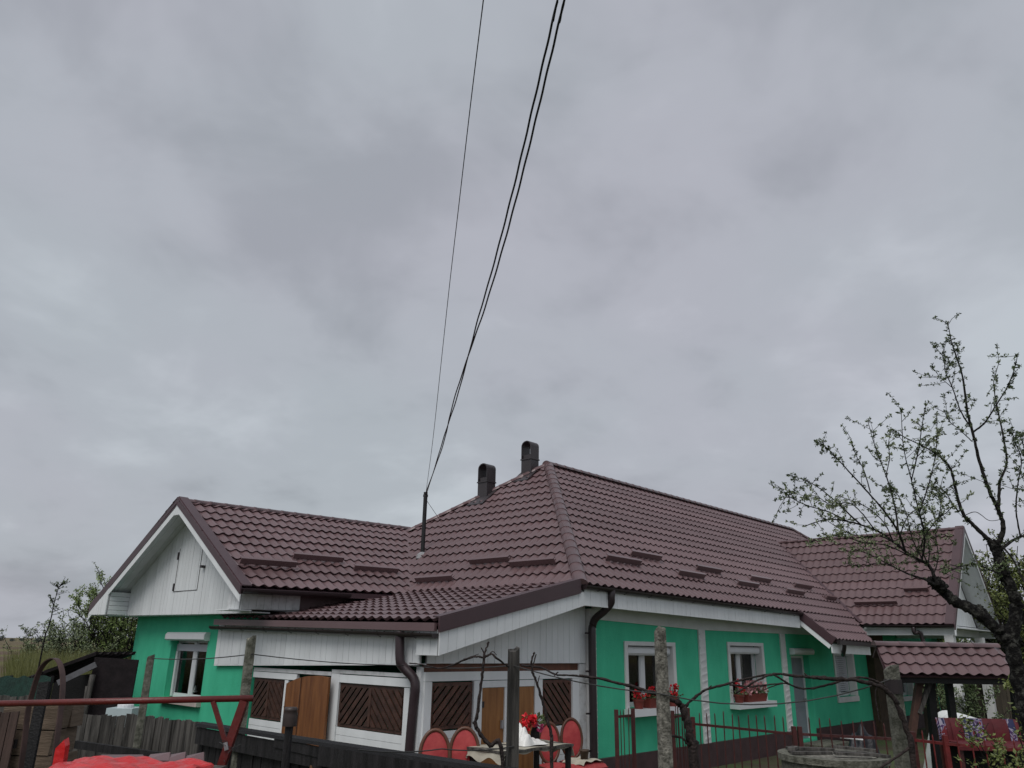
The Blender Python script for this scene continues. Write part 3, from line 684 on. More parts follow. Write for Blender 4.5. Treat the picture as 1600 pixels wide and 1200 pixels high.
pp = [onA(956, 920, -.5), onA(955, 932, -.5), onA(954, 943, -.47), onA(944, 955, -.34), onA(931, 966, -.16), onA(926, 978, -.1), onA(925, 995, -.1)]
pp.append(Vector((pp[-1].x, -.1, 1.2))); pp.append(Vector((pp[-1].x, -.1, .1)))
d2 = pipe(pp, .07, m_=GUT)
for z in (2.55, 1.9, 1.2, .6): part(MB().box((pp[-1].x-.16, -.09, z), (pp[-1].x-.05, -.06, z+.03)), 'pipe_clip', GUT, d2)
pc = [Vector((8.5, -1.33, 2.6)), Vector((8.5, -1.32, 2.45)), Vector((8.6, -1.25, 2.33)), Vector((8.8, -1.15, 2.26))]
pipe(pc, .05, m_=GUT)
pr = [onA(1466, 984, -2.2), onA(1466, 994, -2.15), onA(1470, 1012, -2.1)]
pr = [Vector((11.66, -2.05, 3.0)), Vector((11.66, -2.05, 2.85)), Vector((11.8, -2.2, 2.62)), Vector((11.8, -2.2, .1))]
pipe(pr, .055, m_=GUT)
# ---- veranda joinery
def lattice(frame, x0, x1, z0, z1, mode, pitch=.105, wd=.075, m_=BROWNW):
    """mode '/' or '\\' or 'V' (both, rising towards the middle)"""
    off = Vector(frame(0, 0, .025))-Vector(frame(0, 0, 0))
    b = .05
    fr = MB()
    for r in ((x0, x0+b, z0, z1), (x1-b, x1, z0, z1), (x0+b, x1-b, z0, z0+b), (x0+b, x1-b, z1-b, z1)):
        fr.prism([frame(r[0], r[2], -.01), frame(r[1], r[2], -.01), frame(r[1], r[3], -.01), frame(r[0], r[3], -.01)], off*.8)
    P_ = part(fr, 'lattice_panel', m_)
    regs = [(x0+b, x1-b, mode)] if mode != 'V' else [(x0+b, (x0+x1)/2-.02, '/'), ((x0+x1)/2+.02, x1-b, '\\')]
    if mode == 'V': part(MB().prism([frame(x, z, 0) for x, z in (((x0+x1)/2-.03, z0+b), ((x0+x1)/2+.03, z0+b), ((x0+x1)/2+.03, z1-b), ((x0+x1)/2-.03, z1-b))], off*1.3), 'stile', m_, P_)
    for a, c, md in regs:
        k = 1 if md == '/' else -1; w_ = c-a; h_ = z1-z0-2*b; t = -w_-.1
        n = 0
        while t < h_+w_+.1:
            # strip: z = z0 + t + k*(x-a) if '/' else z0 + t - (x-a) + ...
            base = z0+b+t if k > 0 else z0+b+t+w_*0
            pol = [(a-.1, base-.1*k), (c+.1, base+k*(w_+.1)), (c+.1, base+k*(w_+.1)+wd*1.414), (a-.1, base-.1*k+wd*1.414)]
            r = clip2(pol, rect_hp(a, c, z0+b, z1-b))
            if len(r) >= 3: part(MB().prism([frame(x, z, random.uniform(-.003, .003)) for x, z in r], off), 'slat', m_, P_)
            t += pitch*1.414
            n += 1
    return P_
f1 = lambda x, z, d: (-4.0-d, x, z)                     # wall 1: x = v
f2 = lambda x, z, d: (x, .10-d, z)                      # wall 2: x = u
def bx1(v0, v1, z0, z1, m_=WHITE, name='post', th=.06, x=-4.01): return part(MB().box((x-th*.5, v0, z0), (x+th*.5, v1, z1)), name, m_)
def bx2(u0, u1, z0, z1, m_=WHITE, name='post', th=.06, y=.09): return part(MB().box((u0, y-th*.5, z0), (u1, y+th*.5, z1)), name, m_)
VL = mat('lattice_wood_dark', (.05, .023, .016), .55, .4, 8, .2, 60)
lattice(f1, 3.78, 4.86, 1.0, 1.68, 'V', m_=VL)
lattice(f1, .46, 2.12, 1.05, 1.7, 'V', m_=VL)
bx1(3.4, 4.88, 1.69, 1.79, name='rail'); bx1(2.13, 2.36, .12, 1.84); bx1(.2, 2.125, 1.71, 1.83, name='rail'); bx1(2.37, 4.88, 1.80, 1.86, WHITE_OLD, 'rail'); bx1(.2, 2.36, 1.845, 1.9, WHITE_OLD, 'rail')
bx1(.33, .455, .12, 1.70); bx1(3.66, 3.77, .12, 1.68); bx1(.1, .2, .12, 2.0, WHITE)
for k in range(8): bx1(.46, 2.12, .14+k*.113, .14+k*.113+.108, name='plank', th=.03)
for k in range(8): bx1(3.78, 4.87, .14+k*.106, .14+k*.106+.1, name='plank', th=.03)
# arched plywood door standing ajar
dd = [Vector((-4.12+.0, 3.66, 0))]
def arch_door():
    prof = [(0, .12), (1.16, .12), (1.16, 1.72)]+[(1.16-1.16*k/10, 1.72+.09*math.sin(math.pi*(k/10)**.8*.75)*1.0) for k in range(1, 10)]+[(0, 1.64)]
    prof = [(0, .12), (1.22, .12), (1.22, 1.78), (.95, 1.80), (.6, 1.78), (.3, 1.73), (0, 1.64)]
    base = Vector((-4.16, 3.45, 0)); dx = Vector((.02, -1, 0)).normalized()
    dr_ = part(MB().prism([base+dx*x+Vector((0, 0, z)) for x, z in prof], (-.04, 0, 0)), 'veranda_door', PLYD)
    part(MB().prism([base+dx*x+Vector((-.043, 0, z)) for x, z in ((.44, .12), (.455, .12), (.455, 1.76), (.44, 1.755))], (-.006, 0, 0)), 'door_joint', VL, dr_)
    part(MB().prism([base+dx*x+Vector((-.043, 0, z)) for x, z in ((.0, 1.26), (.44, 1.26), (.44, 1.272), (.0, 1.272))], (-.006, 0, 0)), 'door_joint', VL, dr_)
arch_door()
lattice(f2, -3.83, -2.98, 1.13, 1.78, '/'); lattice(f2, -1.34, -.55, 1.06, 1.78, '\\')
part(MB().box((-3.98, .09, 1.93), (-.3, .15, 2.05)), 'beam', mat('brown_beam', (.13, .045, .022), .6, .3, 6))
bx2(-3.98, -.30, 1.80, 1.93, name='rail'); bx2(-3.98, -3.84, .12, 1.795); bx2(-2.97, -2.79, .12, 1.795); bx2(-1.54, -1.35, .12, 1.795); bx2(-.54, -.36, .12, 1.795); bx2(-.355, -.17, .12, 2.04, WHITE_OLD, th=.08)
for k in range(9): bx2(-3.83, -2.98, .14+k*.108, .14+k*.108+.103, name='plank', th=.03)
for k in range(8): bx2(-1.34, -.55, .14+k*.113, .14+k*.113+.108, name='plank', th=.03)
bx2(-2.78, -1.55, 1.69, 1.79, name='rail', th=.04)
vd = part(MB().box((-2.78, .07, .14), (-2.29, .10, 1.685)), 'veranda_door', PLY); part(MB().box((-2.21, .07, .14), (-1.56, .10, 1.685)), 'veranda_door', PLY)
part(MB().box((-2.285, .05, .13), (-2.215, .11, 1.685)), 'door_stile', WHITE, vd)
part(MB().box((-2.78, .055, .7), (-2.295, .069, .74)), 'door_rail', PLY, vd)
part(MB().box((-2.36, .03, 1.08), (-2.32, .068, 1.2)), 'door_handle', STEEL, vd)
for z in (.5, 1.4): part(MB().box((-2.785, .058, z), (-2.74, .0695, z+.09)), 'hinge', GUT, vd)
# ================================================================== YARD
def tubeobj(name, pts, rad, m_, parent=None, n=7, sm=5):
    c = catmull(pts, sm)
    if isinstance(rad, (list, tuple)):
        k = len(rad)-1; R_ = []
        for i in range(len(c)):
            t = i/(len(c)-1)*k; a = min(int(t), k-1); R_.append(rad[a]+(rad[a+1]-rad[a])*(t-a))
    else: R_ = rad
    return MB().tube(c, R_, n).build(name, m_, parent, True)
def leaf(mb, p, d, size, wd=.45):
    d = d.normalized(); sdv = d.cross(Vector((random.uniform(-1, 1), random.uniform(-1, 1), random.uniform(-1, 1))))
    if sdv.length < 1e-3: return
    sdv.normalize(); nrm = sdv.cross(d)
    i = len(mb.v); h = size*.12
    mb.v += [tuple(p), tuple(p+d*size*.5+sdv*size*wd*.5+nrm*h), tuple(p+d*size), tuple(p+d*size*.5-sdv*size*wd*.5+nrm*h)]
    mb.f += [(i, i+1, i+2), (i, i+2, i+3)]
def rvec(): 
    while True:
        v = Vector((random.uniform(-1, 1), random.uniform(-1, 1), random.uniform(-1, 1)))
        if .1 < v.length < 1: return v.normalized()
# ---- trellis posts
def post(name, label, px, py, D, wt, wb, m_, group, sides=4, extra=None, lean=(0, 0)):
    top = at(px, py, D); base = Vector((top.x+lean[0], top.y+lean[1], -.05)); mb = MB(); lv = 9
    rt = random.uniform(.2, .6)
    for k in range(lv+1):
        t = k/lv; c = base.lerp(top, t); r = (wb+(wt-wb)*t)/2*1.2
        for j in range(8):
            a = rt+2*math.pi*j/8; sq = 1/max(abs(math.cos(a-rt)), abs(math.sin(a-rt)))
            rr = r*min(sq, 1.22)*.86*(1+random.uniform(-.035, .035))
            dz = (random.uniform(-.02, .03)+(.018*math.cos(a) if k == lv else 0))*(1 if k == lv else .3)
            mb.v.append((c.x+rr*math.cos(a), c.y+rr*math.sin(a), c.z+dz))
    for k in range(lv):
        for j in range(8):
            j2 = (j+1) % 8; mb.f.append((k*8+j, k*8+j2, (k+1)*8+j2, (k+1)*8+j))
    i = len(mb.v); mb.v.append((top.x, top.y, top.z+.012))
    for j in range(8): mb.f.append((lv*8+j, lv*8+(j+1) % 8, i))
    o = mb.build(name, m_, None); tag(o, label, 'post', group); return top
G_P = 'old posts of the vine trellis'
T1 = post('concrete_post', 'short mossy concrete post before the window of the left gable', 236, 1026, 10.6, .085, .10, CONCD, G_P)
T2 = post('concrete_post', 'mossy grey concrete post standing before the left end of the porch apron', 393, 997, 9.2, .098, .115, CONCD, G_P)
T3 = post('wooden_post', 'cracked grey wooden post in front of the orange veranda doors', 803, 1016, 6.9, .088, .105, GREYW, G_P)
T4 = post('concrete_post', 'tall speckled concrete post in front of the first window', 1031, 981, 6.1, .07, .112, CONC, G_P)
T5 = post('concrete_post', 'concrete post with a dark metal band beside the well', 1392, 1042, 6.3, .09, .125, CONCD, G_P)
bandc = T5+Vector((0, 0, -.14))
bd = MB().lathe(bandc-Vector((0, 0, .05)), [(.060, 0), (.066, 0), (.066, .1), (.060, .1)], 8).build('metal_band', GUT); tag(bd, 'dark metal band around the top of the concrete post by the well', 'band')
# ---- trellis wires
PC = hw(-4.14, .3, 2.02)
def wire(name, label, pts, r, sag=.03):
    o = []
    for a, b in zip(pts[:-1], pts[1:]):
        for k in range(8):
            t = k/8; p = a.lerp(b, t); p.z -= sag*4*t*(1-t); o.append(p)
    o.append(pts[-1]); tag(MB().tube(o, r, 5).build(name, WIRE), label, 'wire', 'trellis wires')
wire('trellis_wire', 'thin wire from the short mossy post past the second post to the porch corner', [T1-Vector((0, 0, .02)), at(393, 1022, 9.15), PC], .006)
wire('trellis_wire', 'thin wire from the porch corner to the speckled concrete post', [PC, at(803, 1040, 6.85), at(1031, 1084, 6.05)], .005)
wire('trellis_wire', 'thin wire from the speckled concrete post to the banded post', [at(1031, 1084, 6.05), at(1392, 1061, 6.22)], .005, .12)
wire('trellis_wire', 'thin low wire drawn in front of the red chairs to the wooden post', [at(560, 1171, 6.1), at(690, 1170, 6.5), at(803, 1166, 6.85)], .005, .02)
# ---- vines
def vine(label, D, polys):
    t = thing('grape_vine', label, 'vine', at(polys[0][0][0][0], polys[0][0][0][1], D)*1.0, group='bare grape vines on the trellis')
    org = t.location.copy(); org.z = 0; t.location = org
    for i, (pl, r0, r1) in enumerate(polys):
        pts = [at(x, y, D+dd_) if dd_ is not None else at(x, y, D) for x, y, dd_ in pl]
        if i == 0: pts[0].z = min(pts[0].z, .0)
        pts = [p-org for p in pts]; c = catmull(pts, 6)
        c = [p+rvec()*r0*.25 for p in c]
        R_ = [(r0+(r1-r0)*k/(len(c)-1))*random.uniform(.82, 1.25) for k in range(len(c))]
        MB().tube(c, R_, 7).build('trunk' if i == 0 else 'cane', VINEB, t, True)
    return t
vine('bare vine with an upright forked shoot beside the orange doors', 6.6, [
    ([(800, 1215, 0), (785, 1188, 0), (765, 1165, 0), (748, 1142, 0), (743, 1132, 0), (747, 1110, 0), (752, 1070, 0), (755, 1040, 0), (758, 1020, 0), (763, 1003, 0)], .018, .008),
    ([(757, 1022, 0), (752, 1012, 0)], .006, .004), ([(743, 1134, 0), (739, 1128, 0)], .012, .008),
    ([(756, 1028, 0), (745, 1026, 0), (728, 1030, .0), (705, 1040, .1), (685, 1044, .2), (660, 1039, .3), (640, 1036, .4)], .008, .005),
    ([(756, 1028, 0), (768, 1022, 0), (778, 1030, 0), (795, 1042, 0.15)], .009, .006),
    ([(762, 1025, 0), (770, 1018, 0), (776, 1024, 0)], .004, .003),
    ([(724, 1030, 0), (728, 1029, 0), (748, 1022, 0)], .004, .003)])
vine('bare vine with a dark leaning stem before the right lattice panel', 6.5, [
    ([(866, 1215, 0), (862, 1185, 0), (861, 1150, 0), (856, 1125, 0), (846, 1090, 0), (838, 1065, 0), (832, 1050, 0), (830, 1035, 0), (835, 1020, 0)], .014, .007),
    ([(831, 1045, 0), (838, 1022, 0)], .006, .004), ([(840, 1068, 0), (843, 1056, 0)], .004, .003),
    ([(815, 1040, 0.2), (845, 1043, .1), (868, 1054, 0), (890, 1055, 0), (925, 1059, -.1), (955, 1064, -.15)], .008, .006),
    ([(866, 1056, 0), (872, 1050, 0)], .006, .004)])
vine('thick dark vine trunk arching over from the red fence past the speckled post', 6.3, [
    ([(1090, 1230, 0), (1086, 1195, 0), (1081, 1160, 0), (1074, 1130, 0), (1066, 1105, 0), (1056, 1094, 0)], .036, .024),
    ([(1058, 1098, 0), (1040, 1089, 0), (1015, 1081, .0), (985, 1072, 0), (950, 1063, 0), (905, 1056, 0)], .017, .008),
    ([(1068, 1112, 0), (1073, 1102, 0), (1085, 1090, 0), (1105, 1077, 0), (1135, 1069, 0), (1165, 1061, 0), (1205, 1053, 0)], .012, .007),
    ([(1105, 1077, 0), (1112, 1071, 0)], .005, .003), ([(1050, 1150, .0), (1066, 1153, 0), (1078, 1168, 0)], .009, .010),
    ([(1140, 1070, .05), (1170, 1073, 0), (1200, 1070, 0), (1228, 1067, 0)], .007, .005)])
vine('pair of arching vine canes rising beside the banded concrete post', 6.15, [
    ([(1432, 1240, 0), (1428, 1190, 0), (1420, 1150, 0), (1408, 1115, 0), (1395, 1090, 0), (1375, 1073, 0), (1345, 1064, 0), (1300, 1060, 0), (1268, 1058, 0)], .022, .012),
    ([(1300, 1061, 0), (1268, 1058, 0), (1240, 1056, .0), (1210, 1053, 0), (1180, 1065, 0), (1150, 1083, 0)], .012, .006),
    ([(1405, 1100, .05), (1385, 1075, .05), (1360, 1061, .05), (1335, 1059, .05), (1300, 1068, .05), (1265, 1076, .05), (1240, 1072, .05), (1207, 1053, .05)], .009, .007),
    ([(1262, 1058, 0), (1257, 1052, 0)], .008, .004), ([(1250, 1076, .05), (1225, 1068, .05), (1195, 1077, .05)], .006, .004),
    ([(1370, 1072, 0), (1368, 1090, 0), (1375, 1130, 0)], .006, .004),
    ([(1425, 1165, 0), (1405, 1180, 0), (1375, 1200, 0)], .009, .007)])
# ---- grey plank fence (left) and felt-topped dark fence (centre)
def plank_fence(label, pts, ztops, zbot, wd, m_, rail_m, group, gapf=.06, name='plank_fence', rails=((.25, .07), (.85, .07)), back=1):
    o = pts[0].copy(); o.z = 0; t = thing(name, label, 'fence', o, group=group)
    for k in range(len(pts)-1):
        a, b = pts[k]-o, pts[k+1]-o; a.z = b.z = 0; ln = (b-a).length; d = (b-a).normalized(); nrm = Vector((-d.y, d.x, 0))
        n = max(1, round(ln/wd)); w2 = ln/n
        for i in range(n):
            c = a+d*(w2*(i+.5)); zt = ztops[k]+(ztops[k+1]-ztops[k])*((i+.5)/n)+random.uniform(-.012, .01)
            g = w2*(1-gapf*random.uniform(.5, 1.8))/2; tl = random.uniform(-.006, .006); yo = nrm*random.uniform(-.008, .008)
            p = [c-d*g+yo, c+d*g+yo, c+d*(g+tl)+yo+Vector((0, 0, zt)), c-d*(g-tl)+yo+Vector((0, 0, zt+random.uniform(-.015, .015)))]
            p[0].z = p[1].z = zbot
            MB().prism(p, nrm*.018).build('plank', m_, t)
        for f, h in rails:
            za, zb = ztops[k]*f, ztops[k+1]*f
            MB().bar(a+nrm*(.05*back)+Vector((0, 0, za)), b+nrm*(.05*back)+Vector((0, 0, zb)), .04, h).build('rail', rail_m, t)
    return t, o
FA = gz(98, 1117, 1.33); FB = gz(205, 1117, 1.33); FC = gz(322, 1129, 1.36)
plank_fence('weathered grey fence of narrow upright planks left of the red pipe post', [FA, FB, FC], [1.33, 1.33, 1.36], .0, .062, GREYW, DARKW, None, gapf=-.04)
FD = gz(815, 1203, 1.42); FC2 = gz(316, 1129, 1.42)
fe, fo_ = plank_fence('dark wet fence of upright slats under a tarred top board', [FC2, FD], [1.22, 1.22], 0, .075, DARKW, DARKW, None, gapf=.04, rails=((.3, .07),))
dv = (FD-FC2).normalized(); nv = Vector((-dv.y, dv.x, 0))
if nv.y > 0: nv = -nv
ln = (FD-FC2).length
for i, (f0, f1, dz, tl) in enumerate(((0, .5, -.03, -.02), (.33, .52, .0, 0), (.49, 1.02, -.02, .0))):
    p = FC2-fo_+dv*(ln*f0)+nv*(.05+.012*i); q = FC2-fo_+dv*(ln*f1)+nv*(.05+.012*i); p.z += -.10+dz; q.z += -.10+dz+tl
    if i == 1: p.z += .03; q.z += .0
    MB().bar(p, q, .022, .17 if i != 1 else .09).build('top_board', DARKW, fe)
p = FC2-fo_; q = FD-fo_
MB().prism([p+nv*.085+Vector((0, 0, -.035)), p+nv*.07+Vector((0, 0, -.005)), p+nv*.0+Vector((0, 0, .01)), p-nv*.02+Vector((0, 0, -.03))], q-p).build('felt_strip', BLACKW, fe)
for f in (.1, .36, .62, .9):
    c = FC2-fo_+dv*(ln*f)-nv*.06; MB().box((c.x-.05, c.y-.05, 0), (c.x+.05, c.y+.05, 1.36)).build('fence_post', DARKW, fe)
for f in (.46,): 
    c = FC2-fo_+dv*(ln*f)+nv*.06; MB().bar((c.x, c.y, .0), (c.x+.03, c.y, 1.2), .05, .05).build('batten', mat('bare_batten', (.15, .08, .04), .8, .2, 8), fe)
# dark diagonal rail and rubbish at the foot of the grey fence
ra = gz(118, 1163, 1.02); rb_ = gz(322, 1192, .98); o = MB().bar(ra, rb_, .05, .09).build('leaning_rail', DARKW); tag(o, 'dark wet rail slanting along the foot of the grey plank fence', 'rail')
# ---- red pipe frame
D0 = 5.6
t = thing('carpet_rack', 'red painted pipe frame crossing the lower left corner', 'pipe frame', at(345, 1200, D0).xy.to_3d())
o0 = t.location.copy()
pa, pb = at(-70, 1101, D0+.1), at(395, 1091, D0); MB().tube([pa-o0, pb-o0], .021, 12).build('top_pipe', REDM, t, True)
f0 = at(382, 1095, D0); f1 = at(345, 1200, D0); dirv = (f1-f0); f2p = f0+dirv*((f0.z+.05)/(-dirv.z)); MB().bar(f0-o0, f2p-o0, .05, .05).build('leg', REDM, t)
b0 = at(333, 1096, D0); b1 = at(352, 1158, D0); MB().bar(b0-o0, b1-o0, .02, .03).build('brace', REDM, t)
l0 = at(-55, 1101, D0+.1); MB().bar(l0-o0, Vector((l0.x-.3, l0.y, 0))-o0, .05, .05).build('leg', REDM, t)
MB().tube([at(352, 1160, D0-.03)-o0, at(354, 1172, D0-.03)-o0], .014, 8).build('bolt', STEEL, t)
for i in range(5):
    a = at(352, 1164, D0-.02); MB().tube(catmull([a-o0, a+rvec()*.06-o0, a+rvec()*.1-o0], 4), .0018, 4).build('tie_wire', WIRE, t)
# ---- red plastic sheet over a wood pile
c0, c1 = at(75, 1195, 5.0), at(300, 1185, 5.0)
pile = thing('wood_pile', 'pile of old boards under the red plastic sheet at the bottom edge', 'wood pile', Vector(((c0.x+c1.x)/2, 5.0, 0)))
zt = at(185, 1190, 5.0).z-.06
for k in range(9):
    z = k*zt/9
    for j in range(4):
        MB().box((-.5+random.uniform(-.05, .05), -.30+j*.17, z+.003), (.47+random.uniform(-.05, .05), -.30+j*.17+.155, z+zt/9)).build('plank', GREYW, pile)
bx, by = pile.location.x, pile.location.y
def sheet(s, q):
    x = bx-.53+1.03*s; y = by-.45+.85*q; e = min(s, 1-s, q*.9+.02, (1-q)*.9+.02)
    tri_ = lambda v: abs((v % 1)-.5)*2
    z = zt-.015+.024*tri_(1.7*s+.6*q)+.02*tri_(3.3*s-2.1*q+.3)+.014*tri_(5.1*q+4.2*s)+.03*(1-abs(2*s-.9))
    if e < .07: z -= (.07-e)*3.2
    return Vector((x+.02*math.sin(17*q), y+.02*math.sin(15*s), z))
o = MB().grid(sheet, 60, 44).build('plastic_sheet', REDT, None, False); tag(o, 'crumpled bright red plastic sheet at the bottom left', 'sheet')
a = at(93, 1175, 5.35)
o = MB().prism([a+Vector((-.03, 0, -.12)), a+Vector((.035, 0, -.12)), a+Vector((.03, 0, .03)), a+Vector((.015, 0, .07)), a+Vector((-.03, 0, .02))], (0, .05, .01)).build('plastic_scrap', REDT); tag(o, 'small upright red plastic scrap beside the red sheet', 'scrap')
MB().box((-.42, .44, .0), (-.30, .56, a.z-.1)).build('post', GREYW, pile)
for i, (x, y, wd) in enumerate(((196, 1176, .17), (250, 1175, .08), (274, 1177, .08), (300, 1180, .1))):
    a = at(x, y, 5.55)
    o = MB().prism([a+Vector((-wd, 0, -.06)), a+Vector((wd*.9, 0, -.06)), a+Vector((wd*.5, .09, -.03+.01*i)), a+Vector((-wd*1.1, .09, -.035))], (0, -.02, .012)).build('tile_offcut', ROOF)
    tag(o, ['long', 'first short', 'second short', 'rightmost'][i]+' mauve roofing offcut lying behind the red sheet', 'offcut', 'roofing offcuts behind the red sheet')
za = at(250, 1181, 5.6); st_ = thing('offcut_trestle', 'low grey board trestle behind the red sheet', 'trestle', Vector((at(240, 1180, 5.62).x, 5.62, 0)))
MB().box((-.5, -.14, za.z-.12), (.42, .14, za.z-.07)).build('top', GREYW, st_)
for x in (-.45, .32): MB().box((x, -.1, 0), (x+.06, .1, za.z-.12)).build('leg', GREYW, st_)
# ---- bent metal hoop
hp = [(30, 1215), (38, 1160), (44, 1110), (52, 1078), (62, 1048), (74, 1033), (86, 1029), (94, 1038), (98, 1058), (97, 1090), (91, 1140), (84, 1195), (81, 1230)]
pts = catmull([at(x, y, 6.6-.012*i) for i, (x, y) in enumerate(hp)], 5); pts[0].z = 0
while pts[-1].z > .05: pts.append(pts[-1]+Vector((-.03, 0, -.15)))
while pts[0].z > .05: pts.insert(0, pts[0]+Vector((-.03, 0, -.15)))
mb = MB()
for i, p in enumerate(pts):
    q = (pts[min(i+1, len(pts)-1)]-pts[max(i-1, 0)]).normalized(); nn = q.cross(Vector((0, 1, 0))).normalized(); yy = Vector((.5, .85, 0))
    mb.v += [tuple(p-yy*.02-nn*.004), tuple(p+yy*.02-nn*.004), tuple(p+yy*.02+nn*.004), tuple(p-yy*.02+nn*.004)]
for i in range(len(pts)-1):
    for j in range(4): mb.f.append((i*4+j, i*4+(j+1) % 4, i*4+4+(j+1) % 4, i*4+4+j))
o = mb.build('metal_hoop', mat('rusty_strip', (.05, .028, .025), .5, .3, 8)); tag(o, 'bent rusty metal strip hoop standing in the left foreground', 'hoop')
# ---- stacked timbers and dark prop at far left
ts = thing('timber_stack', 'stack of short sawn timbers behind the metal hoop', 'timber stack', at(60, 1150, 7.3).xy.to_3d())
hgt = at(60, 1098, 7.3).z
for k in range(9):
    z = k*hgt/9
    for j in range(2):
        x0 = -.22+.0*j+random.uniform(-.03, .03)
        MB().prism([(x0, -.2+j*.22, z+.004), (x0+.46, -.2+j*.22, z+.004), (x0+.46+random.uniform(-.02, .02), -.2+j*.22, z+hgt/9-.006), (x0, -.2+j*.22, z+hgt/9-.006)], (0, .2, 0)).build('timber', LOGW, ts)
a, b = at(70, 1066, 6.9), at(44, 1196, 6.75); dd_ = b-a; b2 = a+dd_*(a.z/(-dd_.z))
o = MB().bar(a, b2, .085, .03, (0, 1, 0)).build('leaning_board', BLACKW); tag(o, 'long black board leaning through the metal hoop', 'board')
pf = [at(-12, 1110, 7.0), at(30, 1110, 7.0)]
plank_fence('short reddish brown board screen at the left edge', pf, [pf[0].z, pf[1].z], 0, .085, mat('reddish_old_board', (.055, .034, .028), .8, .3, 6, .4, 40, stretch=(3, 3, .3)), DARKW, None)
pg = [at(-20, 1088, 9.6), at(52, 1086, 9.6)]
plank_fence('low grey board fence below the green net at the left edge', pg, [pg[0].z, pg[1].z], 0, .09, GREYW, DARKW, None)
a, b = at(-25, 1058, 14.0), at(78, 1057, 14.0)
def net(s, q): 
    p = a.lerp(b, s); return Vector((p.x, p.y+.05*math.sin(11*s+3*q), .02+(p.z-.02)*q+.02*math.sin(23*s)*q))
nt_ = thing('net_fence', 'dark green shade net fence along the field at the left', 'fence', (a.x, a.y, 0))
o = MB().grid(lambda s, q: net(s, q)-Vector((a.x, a.y, 0)), 30, 6).build('net', NETG, nt_)
for s_ in (.02, .35, .68, .98):
    c = a.lerp(b, s_)-Vector((a.x, a.y, 0)); MB().tube([(c.x, c.y+.12, 0), (c.x, c.y+.12, a.z+.03)], .03, 8).build('net_post', DARKW, nt_)
o = MB().box((-.09, -.012, -.105), (.08, .012, .10)).build('grey_panel', mat('pale_sheet', (.2, .19, .18), .6, .1, 5)); o.location = at(107, 1143, 8.75); o.rotation_euler = (.1, .1, .3); tag(o, 'pale grey sheet of board fixed at the left end of the grey plank fence', 'panel')
# ---- lean-to shed beside the gable
sh = thing('lean_to_shed', 'dark lean-to shed with corrugated roof against the left gable', 'shed', at(180, 1100, 15.5).xy.to_3d())
so_ = sh.location.copy()
A_, B_ = at(214, 1019, 15.6)-so_, at(160, 1021, 15.6)-so_; C_, D_ = at(62, 1053, 15.2)-so_, at(64, 1050, 17)-so_
n_c = 16
def corr(s, q):
    p = (at(213, 1020, 15.6)-so_).lerp(at(148, 1020, 15.3)-so_, s); lo_ = Vector((p.x-1.35, p.y-.1, p.z-.55))
    r = p.lerp(lo_, q); r.z += .028*math.sin(s*2*math.pi*5.5); return r
MB().grid(corr, 66, 2).build('roof_sheet', RUSTD, sh, True)
fp = [at(148, 1027, 15.2)-so_, at(216, 1031, 15.2)-so_, at(203, 1092, 15.2)-so_, at(135, 1092, 15.2)-so_]
for p in fp[2:]: pass
fp[2].z = fp[3].z = 0
MB().prism(fp, (0, .04, 0)).build('front_panel', RUSTD, sh)
MB().bar(at(90, 1067, 14.9)-so_, at(150, 1038, 15.1)-so_, .06, .10).build('rafter', mat('grey_rafter', (.12, .12, .13), .7, .2, 8), sh)
r0 = [at(68, 1053, 15.0)-so_, at(150, 1024, 15.3)-so_]
MB().prism([r0[0], r0[1], r0[1]+Vector((0, 1.6, .0)), r0[0]+Vector((0, 1.6, 0))], (0, 0, .06)).build('side_roof', RUSTD, sh)
for x0, y0, x1 in ((145, 1054, 122), (138, 1072, 130), (75, 1058, 62)):
    p = at(x0, y0, 15.1)-so_; q = at(x1, 1112, 15.0)-so_; q.z = 0; MB().tube(catmull([p, (p+q)/2+Vector((.03, 0, 0)), q], 4), .05, 7).build('pole', GREYW, sh, True)
bw = [at(85, 1060, 16.4)-so_, at(205, 1045, 16.4)-so_]
MB().prism([Vector((bw[0].x, bw[0].y, 0)), Vector((bw[1].x, bw[1].y, 0)), bw[1], bw[0]], (0, .05, 0)).build('back_wall', BLACKW, sh)
for i in range(6):
    p = at(85+i*14, 1062-i*5, 15.0)-so_; 
a = at(197, 1099, 13.2)
wb = thing('water_tank', 'pale plastic tank standing between the shed and the gable', 'tank', (a.x, a.y, 0)); 
MB().prism([(-.2, -.2, 0), (.2, -.2, 0), (.2, .2, 0), (-.2, .2, 0)], (0, 0, a.z-.06)).build('body', mat('pale_plastic', (.42, .5, .52), .4, .06, 4), wb); MB().lathe((0, 0, a.z-.06), [(.12, 0), (.12, .04), (.1, .06), (0, .06)], 14).build('lid', PVC, wb)
# fence post with upturned pot
a = at(455, 1105, 7.2); t = thing('pot_on_stake', 'stake with an upturned dark pot before the arched plywood door', 'stake', (a.x, a.y, 0))
MB().tube([(0, 0, 0), (0, 0, a.z-.05)], .035, 8).build('stake', DARKW, t); MB().lathe((0, 0, a.z-.15), [(.06, 0), (.062, .09), (.055, .12), (.058, .125), (.05, .15), (0, .152)], 16).build('pot', mat('dark_pot', (.03, .02, .018), .5, .3, 9), t, True)
